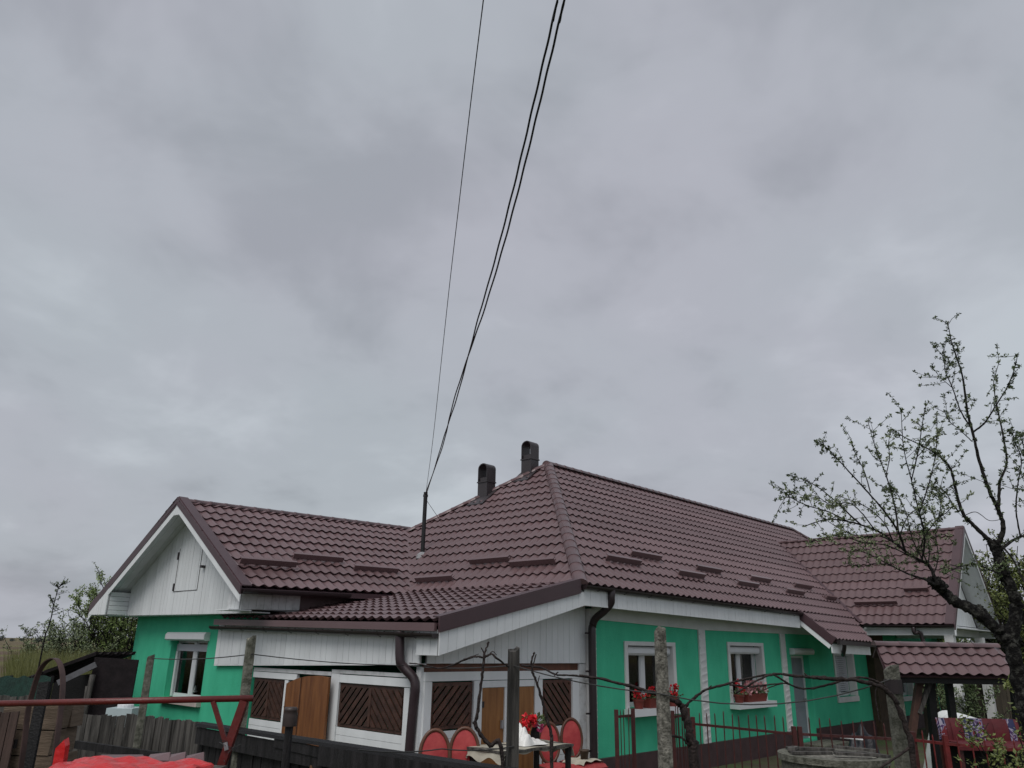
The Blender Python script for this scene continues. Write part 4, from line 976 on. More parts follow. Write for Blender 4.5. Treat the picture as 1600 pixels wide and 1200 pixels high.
# ---- red picket fence, bars one by one
def bar_fence(label, pts, zr, over, group, m_=REDF, sp=.14, r=.009, name='metal_fence', posts=True, rail_h=.035, low=True):
    o = pts[0].copy(); o.z = 0; t = thing(name, label, 'fence', o, group=group)
    for k in range(len(pts)-1):
        a, b = pts[k]-o, pts[k+1]-o; a.z = b.z = 0; ln_ = (b-a).length; d = (b-a).normalized(); n = max(2, round(ln_/sp))
        MB().bar(a+Vector((0, 0, zr[k])), b+Vector((0, 0, zr[k+1])), .03, rail_h).build('rail', m_, t)
        if low: MB().bar(a+Vector((0, 0, .2)), b+Vector((0, 0, .2)), .03, rail_h).build('rail', m_, t)
        me = None
        for i in range(1, n):
            c = a.lerp(b, i/n); zz = zr[k]+(zr[k+1]-zr[k])*i/n+over+random.uniform(-.03, .03)
            tl = random.uniform(-.02, .02)
            MB().tube([(c.x+.022*d.y, c.y-.022*d.x, .05), (c.x+.022*d.y+tl, c.y-.022*d.x, zz-.03), (c.x+.022*d.y+tl*1.1, c.y-.022*d.x, zz)], [r, r, r*.4], 6).build('bar', m_, t)
    if posts:
        for k, p in enumerate(pts):
            c = p-o; MB().box((c.x-.028, c.y-.028, 0), (c.x+.028, c.y+.028, zr[k]+.1)).build('fence_post', m_ if k else REDF, t)
    return t
GF = 'red iron fencing of the yard'
r1, r2, r3, r4 = gz(1083, 1131, 1.22), gz(1241, 1147, 1.22), gz(1420, 1152, 1.25), gz(1612, 1176, 1.2)
bar_fence('dark red iron bar fence between the vine trunk and the well', [r1, r2], [1.22, 1.22], .2, GF)
bar_fence('dark red iron bar fence behind the round well', [r2+Vector((.08, 0, 0)), r3], [1.22, 1.22], .2, GF)
bar_fence('brighter red iron bar fence in front of the red swing bench', [r3+Vector((.05, -.02, 0)), gz(1478, 1162, 1.22), r4], [1.22, 1.22, 1.22], .12, GF, m_=REDFB, sp=.17)
g1, g2_ = gz(957, 1120, 1.32), gz(989, 1120, 1.32)
bar_fence('small red gate leaf left of the speckled concrete post', [gz(963, 1120, 1.34), g2_], [1.34, 1.34], .1, GF, sp=.09, name='gate_leaf', r=.007)
h1 = gz(1051, 1121, 1.28); h2_ = hw(*((loc(h1))+Vector((.75, .75, 0))))
h2_ = gz(1075, 1116, 1.28)
bar_fence('open red gate leaf seen nearly edge-on beside the vine trunk', [h1, h2_], [1.28, 1.28], .17, GF, sp=.09, name='gate_leaf', r=.007)
# ---- well
wc = at(1301, 1178, 9.6); wz = wc.z
t = thing('well', 'round concrete well ring covered with loose boards', 'well', (wc.x, wc.y, 0)); R_ = .56
MB().lathe((0, 0, 0), [(R_, 0), (R_+.004, wz*.5), (R_, wz-.07), (R_+.035, wz-.065), (R_+.035, wz), (R_-.1, wz), (R_-.1, wz-.3)], 36).build('ring', CONCD, t, False)
MB().lathe((0, 0, wz-.03), [(0, .03), (R_-.08, .03), (R_-.08, 0)], 28).build('lid', CONC, t)
for i, (x, y, a_, l_) in enumerate(((-.28, -.1, .25, .5), (.1, -.32, -.05, .4), (-.15, .28, .0, .55), (.33, .18, -.5, .45), (.4, -.15, -.9, .35), (-.4, .12, 1.1, .3))):
    o = MB().box((-l_/2, -.04, 0), (l_/2, .04, .028)).build('cover_board', GREYW, t); o.location = (x, y, wz+.005+.02*(i % 2)); o.rotation_euler = (random.uniform(-.04, .04), .02, a_)
# dark heap with hose and white pipe behind the well
hc = gz(1345, 1152, .75)
o = MB().grid(lambda s, q: hc+Vector(((s-.5)*.9, (q-.5)*.6, -hc.z+max(0, (.85+.1*math.sin(9*s+5*q)+.06*math.sin(23*s-9*q)))*(1-abs(2*s-1)**2.2)*(1-abs(2*q-1)**2.5))), 30, 22).build('tarp_heap', mat('black_tarp', (.008, .009, .014), .5, .3, 9, .6, 14), None, True); tag(o, 'black tarpaulin heap behind the well', 'heap')
pa, pb = at(1313, 1152, hc.y-.45), at(1348, 1156, hc.y-.45)
o = MB().tube([pa, pb], .02, 10).build('pipe', PVC); tag(o, 'short white plastic pipe resting on the black heap', 'pipe')
# ---- tiled garden shelter with red swing bench
SD = 15.0
el, er = at(1386, 1054, SD), at(1597, 1066, SD); rl, rr = at(1398, 1008, SD+.55), at(1597, 1012, SD+.55)
t = thing('garden_shelter', 'small tiled shelter on wooden posts over the red bench', 'shelter', (el.x, el.y, 0)); oo = t.location.copy()
e_ = (er-el); e_.z = 0; ln_ = e_.length; s_ = (rl-el); s_ = s_-e_.normalized()*s_.dot(e_.normalized()); sl = s_.length
el.z = el.z
tr_ = tile_roof(el-oo, e_, s_, [(0, 0), (ln_, 0), (ln_, sl), (.12, sl)], parent=t, row=sl/3.02, wave=.21)
s2 = Vector((s_.x, -s_.y, s_.z)); top_ = el-oo+s_
tile_roof(top_+Vector((0, abs(s_.y), -s_.z)), e_, Vector((s_.x, -abs(s_.y), s_.z)), [(.1, sl*.62), (ln_, sl*.62), (ln_, sl), (.1, sl)], parent=t, tiles=False)
caps((top_+e_.normalized()*.1+Vector((0, 0, .02)), top_+e_+Vector((0, 0, .02))), tr_, r=.1, step=.5)
for x0, x1, w_, m_ in ((1437, 1428, .11, mat('reddish_post', (.06, .028, .02), .7, .3, 8)), (1452, 1458, .13, BLACKW), (1481, 1489, .11, BLACKW), (1584, 1590, .12, BLACKW)):
    p = at(x0, 1060, SD+.35)-oo; q = at(x1, 1125, SD+.35)-oo; dq = q-p; q = p+dq*(p.z/(-dq.z)); p -= dq*.12
    MB().bar(p, q, w_, w_, (0, 1, 0)).build('shelter_post', m_, t)
MB().bar(at(1455, 1062, SD+.3)-oo, at(1436, 1115, SD+.3)-oo, .07, .07, (0, 1, 0)).build('brace', GREYW, t)
MB().bar(el-oo+Vector((.1, .1, -.09)), el-oo+e_+Vector((0, .1, -.09)), .07, .1).build('beam', BLACKW, t)
# bench
BD = 13.6
bl, br_ = at(1466, 1122, BD), at(1590, 1126, BD); zb = at(1530, 1162, BD).z
t = thing('swing_bench', 'red upholstered bench with printed white and blue pattern under the shelter', 'bench', ((bl.x+br_.x)/2, BD, 0)); bo = t.location.copy(); hwid = (br_.x-bl.x)/2
def printmat():
    M = bpy.data.materials.new('printed_fabric'); M.use_nodes = True; tt = M.node_tree; n = tt.nodes; l = tt.links; b = n['Principled BSDF']; b.inputs['Roughness'].default_value = .7
    tcn = n.new('ShaderNodeTexCoord'); vz = n.new('ShaderNodeTexNoise'); vz.inputs['Scale'].default_value = 3.2; vz.inputs['Distortion'].default_value = 2.2; vz.inputs['Detail'].default_value = 1; l.new(tcn.outputs['Object'], vz.inputs[0])
    r = n.new('ShaderNodeValToRGB'); l.new(vz.outputs[0], r.inputs[0]); r.color_ramp.interpolation = 'CONSTANT'; e = r.color_ramp.elements
    e[0].position = 0; e[0].color = (.016, .02, .075, 1); e[1].position = .44; e[1].color = (.27, .25, .32, 1)
    x = e.new(.5); x.color = (.05, .02, .09, 1); x = e.new(.56); x.color = (.24, .2, .28, 1); x = e.new(.62); x.color = (.13, .008, .014, 1)
    l.new(r.outputs[0], b.inputs['Base Color']); return M
PR = printmat()
RB_ = mat('bench_red', (.085, .005, .009), .6, .15, 6, .2, 20)
segs = [(-1.0, -.84, PR), (-.84, -.72, RB_), (-.72, -.42, RB_), (-.42, -.12, PR), (-.12, .1, PR), (.1, .34, RB_), (.34, .72, RB_), (.72, .9, PR), (.9, 1.0, RB_)]
for a_, b_, m_ in segs:
    x0, x1 = a_*hwid, b_*hwid-.006
    def cush(s, q, x0=x0, x1=x1): return Vector((x0+(x1-x0)*s, -.03-.02*math.sin(math.pi*q)-.008*math.sin(math.pi*s)+.04*q, zb+.04+(bl.z-zb-.04)*q))
    mb = MB().grid(cush, 4, 6); mb.grid(lambda s, q: cush(s, q)+Vector((0, .09, 0)), 4, 6); mb.build('back_cushion', m_, t, True)
MB().prism([(-hwid, -.5, zb), (hwid, -.5, zb), (hwid, -.47, zb+.06), (hwid, .0, zb+.05), (-hwid, .0, zb+.05), (-hwid, -.47, zb+.06)][:3]+[(hwid, -.0, zb+.05), (-hwid, -.0, zb+.05), (-hwid, -.47, zb+.06)], (0, 0, -.05)).build('seat', RB_, t)
for x in (-hwid*.92, hwid*.92):
    MB().box((x-.03, -.45, 0), (x+.03, -.4, zb-.05)).build('leg', REDF, t); MB().box((x-.03, .08, 0), (x+.03, .13, bl.z)).build('leg', REDF, t)
MB().box((-hwid*.95, -.02, .02), (hwid*.95, .02, zb-.02)).build('dark_gap_panel', BLACKW, t)  # added black panel stands in for the dark gap under the bench
# white tarp mound
mc = at(1500, 1110, 17.2)
o = MB().grid(lambda s, q: Vector((mc.x+(s-.5)*1.5, mc.y+(q-.5)*1.0, max(0, (mc.z+.06)*(1-abs(2*s-1)**4)*(1-abs(2*q-1)**4)*(.9+.07*math.sin(5*s+1)+.03*math.sin(17*q+13*s))))), 34, 26).build('tarp_mound', TARPW, None, True); tag(o, 'white tarpaulin mound behind the red bench', 'tarp')
# ---- back board fence at right
BF = [at(1435, 1062, 25), at(1660, 1052, 23)]
plank_fence('tall brown board fence behind the tiled shelter', BF, [BF[0].z, BF[1].z], 0, .16, mat('brown_board', (.045, .037, .025), .8, .3, 5, .3, 30, stretch=(3, 3, .3)), DARKW, None)
# ================================================================== porch furniture
def chair(label, x, y, wpx, v, rz):
    p = onA(x, y, v); base = hw(p.x, p.y, .12); sc = (p.z-.12)/1.06
    t = thing('dining_chair', label, 'chair', base, rz, 'red oval-backed chairs on the porch'); k = sc
    n = 28; cz, a_, b_ = .755*k, .195*k, .31*k
    def ell(th, f, yo): return Vector((a_*f*math.cos(th), yo+.10*(b_*f*math.sin(th)), cz+b_*f*math.sin(th)))
    fr = MB(); ring = [ell(2*math.pi*i/n, 1, 0) for i in range(n)]
    for i in range(n):
        th = 2*math.pi*i/n; c = ell(th, .94, 0); rd = Vector((math.cos(th), 0, math.sin(th))); 
        for j in range(6):
            an = 2*math.pi*j/6; fr.v.append(tuple(c+rd*math.cos(an)*.026+Vector((0, 1, 0))*math.sin(an)*.022))
    for i in range(n):
        for j in range(6): fr.f.append((i*6+j, i*6+(j+1) % 6, ((i+1) % n)*6+(j+1) % 6, ((i+1) % n)*6+j))
    fr.build('back_frame', CHW, t, True)
    pad = MB()
    for sgn in (1, -1):
        i0 = len(pad.v); pad.v.append(tuple(ell(0, 0, -.028*sgn)))
        for f, yo in ((.45, -.024), (.75, -.015), (.9, .0)):
            for i in range(n): pad.v.append(tuple(ell(2*math.pi*i/n, f, yo*sgn)))
        for i in range(n):
            pad.f.append((i0, i0+1+i, i0+1+(i+1) % n))
            for q in range(2): pad.f.append((i0+1+q*n+i, i0+1+(q+1)*n+i, i0+1+(q+1)*n+(i+1) % n, i0+1+q*n+(i+1) % n))
    pad.build('back_pad', REDC, t, True)
    MB().prism([(-.24, -.03, .40), (.24, -.03, .40), (.26, -.46, .40), (-.26, -.46, .40)], (0, 0, .045)).build('seat_frame', CHW, t)
    MB().grid(lambda s, q: Vector((-.23+.46*s, -.05-.39*q, .447+.05*(math.sin(math.pi*s)*math.sin(math.pi*q))**.4)), 10, 10).build('seat', REDC, t, True)
    for lx, ly, fx in ((-.22, -.43, -.0), (.22, -.43, 0), (-.19, -.03, .06), (.19, -.03, .06)):
        MB().tube([(lx, ly, .41), (lx, ly+fx*.5, .2), (lx*1.05, ly+fx, 0)], [.024, .02, .014], 8).build('leg', CHW, t, True)
    for lx in (-.12, .12): MB().tube([(lx, -.02, .42), (lx, -.01, cz-b_*.8)], .016, 7).build('back_support', CHW, t)
face = .12
chair('red oval-backed chair nearest the brown downpipe', 681, 1139, 44, -.75, face+.1)
chair('red oval-backed chair second from the brown downpipe', 727, 1136, 44, -.75, face-.02)
chair('red oval-backed chair under the right lattice panel, left of the pair', 858, 1128, 40, -.42, face+.3)
chair('red oval-backed chair nearest the white corner pillar', 893, 1122, 40, -.35, face+.25)
tp = onA(815, 1163, -1.15); tc_ = hw(tp.x, tp.y, .0); tz = tp.z
t = thing('porch_table', 'long porch table under a pale stained cloth before the orange doors', 'table', hw(tp.x, tp.y, .12), math.pi/2-AZ)
hh = tz-.12
MB().box((-.72, -.36, hh-.04), (.72, .36, hh-.012)).build('tabletop', GREYW, t)
for x in (-.66, .66):
    for y in (-.3, .3): MB().box((x-.03, y-.03, 0), (x+.03, y+.03, hh-.04)).build('leg', DARKW, t)
def clothf(s, q):
    x = -.8+1.6*s; y = -.395+.79*q; ov = max(abs(x)-.73, 0)+max(abs(y)-.37, 0)
    return Vector((x-(.05 if ov else 0)*math.copysign(1, x)*(abs(x) > .73), y-(.05*math.copysign(1, y) if abs(y) > .37 else 0), hh-.008+.006*math.sin(17*s+5*q)-ov*1.9*(1+.25*math.sin(25*s+13*q))))
o = MB().grid(lambda s, q: clothf(s, q), 60, 34).build('tablecloth', CLOTH, None, True); o.location = t.location; o.rotation_euler = t.rotation_euler; tag(o, 'pale stained cloth draped over the porch table', 'tablecloth')
# white bag on table
bp_ = onA(824, 1168, -1.2); bw_ = hw(bp_.x, bp_.y, tz+.0)
def bag(s, q):
    x = (s-.5)*.52; pk = max(0, 1-abs(s-.24)/.24)**.8*.17+.075*max(0, math.sin(math.pi*min(1, s*1.02)))**.5
    wy = max(0, math.sin(math.pi*q))**.6; z = pk*wy*(1+.18*math.sin(13*s+7*q)+.12*math.sin(29*q-11*s))
    return bw_+VA*x*1.0+Vector((0, 0, .004+max(0, z)))+VB*((q-.5)*.34*(1+.12*math.sin(9*s)))
o = MB().grid(bag, 36, 22).build('plastic_bag', WBAG, None, True); tag(o, 'crumpled white plastic bag on the porch table', 'bag')
# bouquet
vp = hw(*(onA(836, 1152, -1.05)))
t = thing('flower_vase', 'bunch of red flowers in a dark vase on the porch table', 'flowers', Vector((vp.x, vp.y, tz+.12*0)))
MB().lathe((0, 0, .0), [(.05, 0), (.07, .06), (.06, .14), (.035, .2), (.045, .23)], 16).build('vase', BLACKW, t, True)
def blossom(c, r, m_, parent, k=26):
    mb = MB()
    for i in range(k):
        d = rvec(); leaf(mb, c+d*r*.35, (d+rvec()*.5), r*.95, .9)
    return mb.build('blossom', m_, parent)
for x, y, m_ in ((822, 1122, FREDM), (816, 1132, FREDM), (830, 1130, FREDM), (842, 1136, FPINK), (820, 1140, FREDM), (833, 1124, FREDM)):
    c = hw(*onA(x, y, -1.1))-t.location; blossom(c, .065, m_ if m_ is FREDM else mat('magenta_petals', (.5, .05, .16), .6, .25, 40), t); MB().tube([(0, 0, .2), (c.x*.5, c.y*.5, .15+c.z*.5), c], .006, 5).build('stem', LEAFD, t)
mb = MB()
for i in range(70):
    d = rvec(); d.z = abs(d.z)*.6; leaf(mb, Vector((0, 0, .25))+d*random.uniform(.03, .16), d, .09, .5)
mb.build('leaves', LEAFD, t, kind='stuff')
# stool with cushion right of the table
sp_ = hw(*onA(912, 1188, -1.0)); t = thing('stool', 'low stool with red cushion and cream cloth below the corner pillar', 'stool', (sp_.x, sp_.y, .12), math.pi/2-AZ); sh_ = sp_.z-.12-.03
MB().grid(lambda s, q: Vector(((s-.5)*.62, (q-.5)*.5, sh_-.06+.09*(max(0, math.sin(math.pi*s))*max(0, math.sin(math.pi*q)))**.25)), 18, 14).build('cushion', REDC, t, True)
MB().box((-.3, -.24, sh_-.16), (.3, .24, sh_-.06)).build('seat_box', REDC, t)
for x in (-.26, .26):
    for y in (-.2, .2): MB().box((x-.025, y-.025, 0), (x+.025, y+.025, sh_-.16)).build('leg', CHW, t)
MB().grid(lambda s, q: Vector((-.28+.5*s, -.22+.42*q, sh_+.045+.012*math.sin(13*s+9*q)-max(0, abs(s-.5)-.42)*.6)), 18, 14).build('cloth', CLOTH, t, True)
c = hw(*onA(913, 1184, -1.0)); o = MB().lathe((c.x, c.y, sp_.z+.02), [(.0, 0), (.055, 0), (.07, .1), (.075, .1), (.078, .13), (.065, .13), (.06, .1)], 18).build('clay_pot', mat('brown_clay', (.07, .045, .03), .7, .2, 8), None, True); tag(o, 'small brown clay pot on the stool', 'pot')
# ---- window flowers
def planter(label, u, v, z, lx, kind, m_pet, nfl, round_=False, spread=.2):
    t = thing('flower_planter' if not round_ else 'flower_pot', label, 'flower pot', hw(u, v, z), math.pi/2-AZ)
    if round_: MB().lathe((0, 0, 0), [(0, 0), (lx*.36, 0), (lx*.46, .13), (lx*.5, .13), (lx*.5, .17), (lx*.44, .17), (lx*.42, .13), (0, .13)], 18).build('pot', TERRA, t)
    else: MB().prism([(-lx*.44, -.075, 0), (lx*.44, -.075, 0), (lx*.5, -.1, .17), (-lx*.5, -.1, .17)], (0, .17, 0)).build('trough', TERRA, t)
    lf = MB()
    for i in range(int(120*lx/.5)):
        b_ = Vector((random.uniform(-lx*.45, lx*.45), random.uniform(-.05, .05), .17)); d = rvec(); d.z = abs(d.z)*.7
        leaf(lf, b_+d*random.uniform(0, spread*.6), d, .06, .6)
    lf.build('leaves', LEAFD, t, kind='stuff')
    for i in range(nfl):
        c = Vector((random.uniform(-lx*.5, lx*.5), random.uniform(-.1, .05), .2+random.uniform(.0, spread)))
        blossom(c, random.uniform(.045, .07), m_pet, t, 16)
        MB().tube([(c.x*.7, 0, .15), c], .004, 4).build('stem', LEAFD, t)
zs1 = WIN[0][2]; zs2 = WIN[1][2]
planter('small round pot of red flowers at the left of the first window', 1.22, -.12, zs1, .22, 0, FREDM, 5, True, .14)
planter('red trough of red flowers on the first window sill', 1.72, -.12, zs1, .5, 0, FREDM, 9, False, .2)
planter('small pot of red flowers at the right of the first window', 2.42, -.12, zs1, .2, 0, FREDM, 7, True, .22)
planter('small pot with one red flower at the left of the second window', 5.17, -.12, zs2, .24, 0, FREDM, 4, True, .25)
planter('dark red trough of pink and cream flowers on the second window sill', 5.9, -.12, zs2, 1.0, 0, FPINK, 26, False, .22)
for i in range(2):
    a = onB(277 if i == 0 else 309, 1077, -3.76); t = thing('house_plant', ['white flowering plant', 'second white flowering plant'][i]+[' behind the left pane', ' behind the right pane'][i]+' of the gable window', 'plant', hw(-3.76, a.y, GWIN[2]+.004))
    MB().lathe((0, 0, 0), [(0, 0), (.05, 0), (.06, .1), (0, .1)], 12).build('pot', TERRA, t)
    mb = MB()
    for k in range(60): d = rvec(); d.z = abs(d.z); leaf(mb, Vector((0, 0, .12))+Vector((d.x*.03, d.y*.14, d.z*.16)), d, .05, .9)
    mb.build('blossoms', TARPW, t, kind='stuff')
# ================================================================== cables
MT = hw(.235, 5.26, 5.80)
def cable_pts(px, endpx, zend):
    E_ = gz(*endpx, zend); h_ = E_-MT; n = Vector((h_.y, -h_.x, 0)); o = [MT]
    for x, y in px:
        d = ray(x, y); tt = (MT-CP).dot(n)/d.dot(n); o.append(CP+d*tt)
    last = o[-1]; dirn = (o[-1]-o[-2]); dirn = dirn/dirn.length; o.append(last+dirn*6+Vector((0, 0, .2))); return o
th1 = cable_pts([(688, 705), (706, 642), (735, 545), (770, 430), (805, 300), (840, 155), (874, 10), (895, -80)], (874, 10), 7.0)
c = catmull(th1, 14)
side = Vector((1, .2, 0)).normalized()
for k, lab in enumerate(('left strand of the thick black service cable rising from the roof mast', 'right strand of the thick black service cable rising from the roof mast')):
    nC = len(c)
    pts = [p+side*((-1)**k*((.010+.016*min(1, i/(.5*nC)))*(math.cos(i*.2) if i < .28*nC else math.cos(.056*nC)*(1-min(1, (i-.28*nC)/(.1*nC)))-min(1, (i-.28*nC)/(.1*nC))))+.002*math.sin(i*.9+k)) for i, p in enumerate(c)]
    tag(MB().tube(pts, .0095, 6).build('service_cable', BLK, None, True), lab, 'cable', 'cables to the roof mast')
th2 = cable_pts([(676, 690), (690, 560), (703, 440), (717, 320), (735, 165), (754, 10), (765, -80)], (754, 10), 7.0)
tag(MB().tube(catmull(th2, 8), .005, 5).build('service_cable', BLK, None, True), 'thin single wire rising from the roof mast, left of the thick cable', 'cable', 'cables to the roof mast')
# ================================================================== trees
def shrub(name, label, base, h, r, nstem, lm, ls, nleaf, group=None, cat='bush', bark=BARK, twigs=9, up=.6, levels=1, stem_r=.02, low=.25):
    t = thing(name, label, cat, base, 0, group); wd = MB(); lf = MB(); tips = []
    for i in range(nstem):
        an = random.uniform(0, 6.28); rr = r*random.uniform(.15, 1)**.7; hh_ = h*random.uniform(.65, 1)*(1-.25*(rr/r))
        b_ = Vector((random.uniform(-.12, .12)*r, random.uniform(-.12, .12)*r, -.03)); e = Vector((rr*math.cos(an), rr*math.sin(an), hh_))
        mid = b_.lerp(e, .5)+Vector((-e.x*.15, -e.y*.15, hh_*.12)); cc = catmull([b_, mid, e], 7)
        cc = [p+rvec()*.02*h for p in cc]; cc[0] = b_
        wd.tube(cc, [stem_r*(1-.8*k/(len(cc)-1)) for k in range(len(cc))], 5)
        for k in range(twigs):
            f = random.uniform(low, 1); j = min(int(f*(len(cc)-1)), len(cc)-2); p = cc[j].lerp(cc[j+1], random.random())
            d = rvec(); d.z = abs(d.z)*up+.2; L_ = random.uniform(.12, .34)*r*(1.25-f*.6); q = p+d.normalized()*L_
            m_ = p.lerp(q, .5)+rvec()*L_*.12; wd.tube([p, m_, q], [stem_r*.3, stem_r*.2, stem_r*.1], 4); tips += [(p, m_, q)]
    for i in range(nleaf):
        p, m_, q = random.choice(tips); f = random.random(); c = (p.lerp(m_, f*2) if f < .5 else m_.lerp(q, f*2-1))
        d = rvec(); d.z = d.z*.6+.25; leaf(lf, c+rvec()*ls*.8, d, ls*random.uniform(.6, 1.3), .55)
    wd.build('trunk', bark, t); lf.build('crown', lm, t, kind='stuff'); return t
GB = 'bushes by the field'
shrub('green_bush', 'dense green bush against the far corner of the left gable', at(184, 1050, 23.5).xy.to_3d(), 5.1, 1.7, 44, LEAFB, .058, 19000, GB, stem_r=.03, twigs=16)
shrub('green_bush', 'green bush behind the shed roof, left of the gable', at(148, 1050, 24).xy.to_3d(), 4.5, 1.5, 40, LEAFB, .058, 11000, GB, stem_r=.03, twigs=16)
shrub('green_bush', 'lower light green bush right of the tall sapling', at(113, 1050, 21).xy.to_3d(), 3.4, 1.1, 26, LEAFP, .055, 7000, GB, stem_r=.024, twigs=14)
shrub('green_bush', 'thin pale bush left of the tall sapling', at(40, 1050, 24).xy.to_3d(), 3.3, .9, 16, LEAFP, .065, 2000, GB, stem_r=.02, twigs=10)
shrub('green_bush', 'sparse pale bush at the foot of the tall sapling', at(76, 1050, 23).xy.to_3d(), 2.9, 1.0, 16, LEAFP, .065, 2400, GB, stem_r=.02, twigs=10)
# weeds strip in front of the field
mb = MB()
for i in range(24000):
    x = random.uniform(20, 170); D_w = random.uniform(17, 26); b_ = at(x, 1050, D_w); b_.z = 0; hgt_ = random.uniform(.7, 2.15)*(1 if x > 30 else .6); d = Vector((random.uniform(-.25, .25), random.uniform(-.25, .25), 1))
    w_ = .022; i0 = len(mb.v); mb.v += [tuple(b_+Vector((-w_, 0, 0))), tuple(b_+Vector((w_, 0, 0))), tuple(b_+d*hgt_)]; mb.f.append((i0, i0+1, i0+2))
o = mb.build('tall_weeds', leafmat('weed_blade', (.07, .08, .022), (.15, .155, .045))); o['kind'] = 'stuff'; o['label'] = 'tall yellow green weeds along the field edge'; o['category'] = 'weeds'
# sapling
D_s = 12.0
t = thing('sapling', 'tall thin sapling with small buds at the left', 'sapling', at(60, 1050, D_s).xy.to_3d()); so2 = t.location.copy()
stem = [(60, 1050), (66, 1015), (74, 985), (80, 965), (84, 945), (88, 930), (92, 918), (95, 914)]
pts = [at(x, y, D_s)-so2 for x, y in stem]; pts[0].z = 0; cc = catmull(pts, 5)
MB().tube(cc, [.013*(1-.85*k/(len(cc)-1)) for k in range(len(cc))], 6).build('trunk', BARK, t)
wd = MB(); lf = MB()
for k in range(26):
    j = random.randint(int(len(cc)*.45), len(cc)-1); d = rvec(); d.z = abs(d.z)*.5+.4; d.x *= 1.4; q = cc[j]+d.normalized()*random.uniform(.06, .17); wd.tube([cc[j], (cc[j]+q)/2+rvec()*.01, q], [.005, .004, .002], 4)
    for i in range(5): leaf(lf, cc[j].lerp(q, random.uniform(.3, 1)), rvec()+Vector((0, 0, .4)), .035, .6)
br2 = [(84, 948), (81, 938), (78, 930)]; b3 = [at(x, y, D_s)-so2 for x, y in br2]; wd.tube(catmull(b3, 3), .006, 4)
for p in catmull(b3, 5):
    for i in range(3): leaf(lf, p, rvec(), .04, .6)
wd.build('branches', BARK, t); lf.build('crown', LEAFD, t, kind='stuff')
# far tree line: individual clumps
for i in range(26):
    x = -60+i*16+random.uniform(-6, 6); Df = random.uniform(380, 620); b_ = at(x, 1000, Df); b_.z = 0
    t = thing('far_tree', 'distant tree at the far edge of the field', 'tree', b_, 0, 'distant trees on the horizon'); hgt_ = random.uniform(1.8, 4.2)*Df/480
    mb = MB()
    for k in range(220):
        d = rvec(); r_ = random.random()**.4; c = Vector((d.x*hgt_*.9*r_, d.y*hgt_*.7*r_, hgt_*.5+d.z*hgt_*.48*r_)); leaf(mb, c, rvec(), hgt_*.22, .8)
    mb.build('crown', mat('hazed_far_leaf', (.05, .065, .06), .9, .2, .2, col2=(.075, .09, .085)), t, kind='stuff'); MB().tube([(0, 0, 0), (0, 0, hgt_*.5)], hgt_*.03, 5).build('trunk', BARK, t)  # distance haze is painted into the leaf colour
# trees behind the right end
GR = 'trees behind the right wing'
shrub('leafy_tree', 'pale green tree behind the right gable, left one', at(1560, 1000, 27).xy.to_3d(), 6.2, 1.9, 34, LEAFP, .1, 11000, GR, 'tree', stem_r=.05, twigs=18)
shrub('leafy_tree', 'pale green tree at the right edge behind the apple tree', at(1610, 1000, 25).xy.to_3d(), 6.6, 2.1, 34, LEAFY, .1, 11000, GR, 'tree', stem_r=.05, twigs=18)
shrub('leafy_tree', 'low green tree seen under the right wing roof', at(1500, 1000, 30).xy.to_3d(), 4.2, 2.4, 34, LEAFB, .1, 11000, GR, 'tree', stem_r=.05, twigs=16)
shrub('leafy_tree', 'thin tree whose twig tips show above the far ridge', at(1150, 900, 44).xy.to_3d(), 10.6, 3.2, 26, LEAFD, .16, 700, 'trees behind the house', 'tree', stem_r=.08, twigs=14)
shrub('young_shrub', 'young shrub with bright yellow green leaves at the right edge', at(1588, 1100, 7.4).xy.to_3d(), 2.5, .5, 18, LEAFY, .042, 2400, None, 'bush', stem_r=.012, twigs=10)
shrub('ivy_bush', 'dark leafy bush under the shelter roof beside the white mound', at(1510, 1080, 21.5).xy.to_3d(), 1.95, 1.3, 18, LEAFD, .08, 3000, None, 'bush', stem_r=.02, twigs=12)
# grass at the right
GC = gz(1495, 1188, .3)
mb = MB()
for i in range(14000):
    x = random.uniform(1.5, 9); y = random.uniform(5.5, 16); 
    hgt_ = random.uniform(.06, .2)+(.25*random.random() if (x-GC.x)**2+(y-GC.y)**2 < 1.0 else 0)
    d = Vector((random.uniform(-.5, .5), random.uniform(-.5, .5), 1)); w_ = .008; i0 = len(mb.v)
    q = loc(Vector((x, y, 0)))
    if q.y > -.8 and q.x > -4.5: continue
    mb.v += [(x-w_, y, 0), (x+w_, y, 0), tuple(Vector((x, y, 0))+d*hgt_)]; mb.f.append((i0, i0+1, i0+2))
o = mb.build('grass', GRASS); o['kind'] = 'stuff'; o['label'] = 'short green grass in the yard by the well'; o['category'] = 'grass'
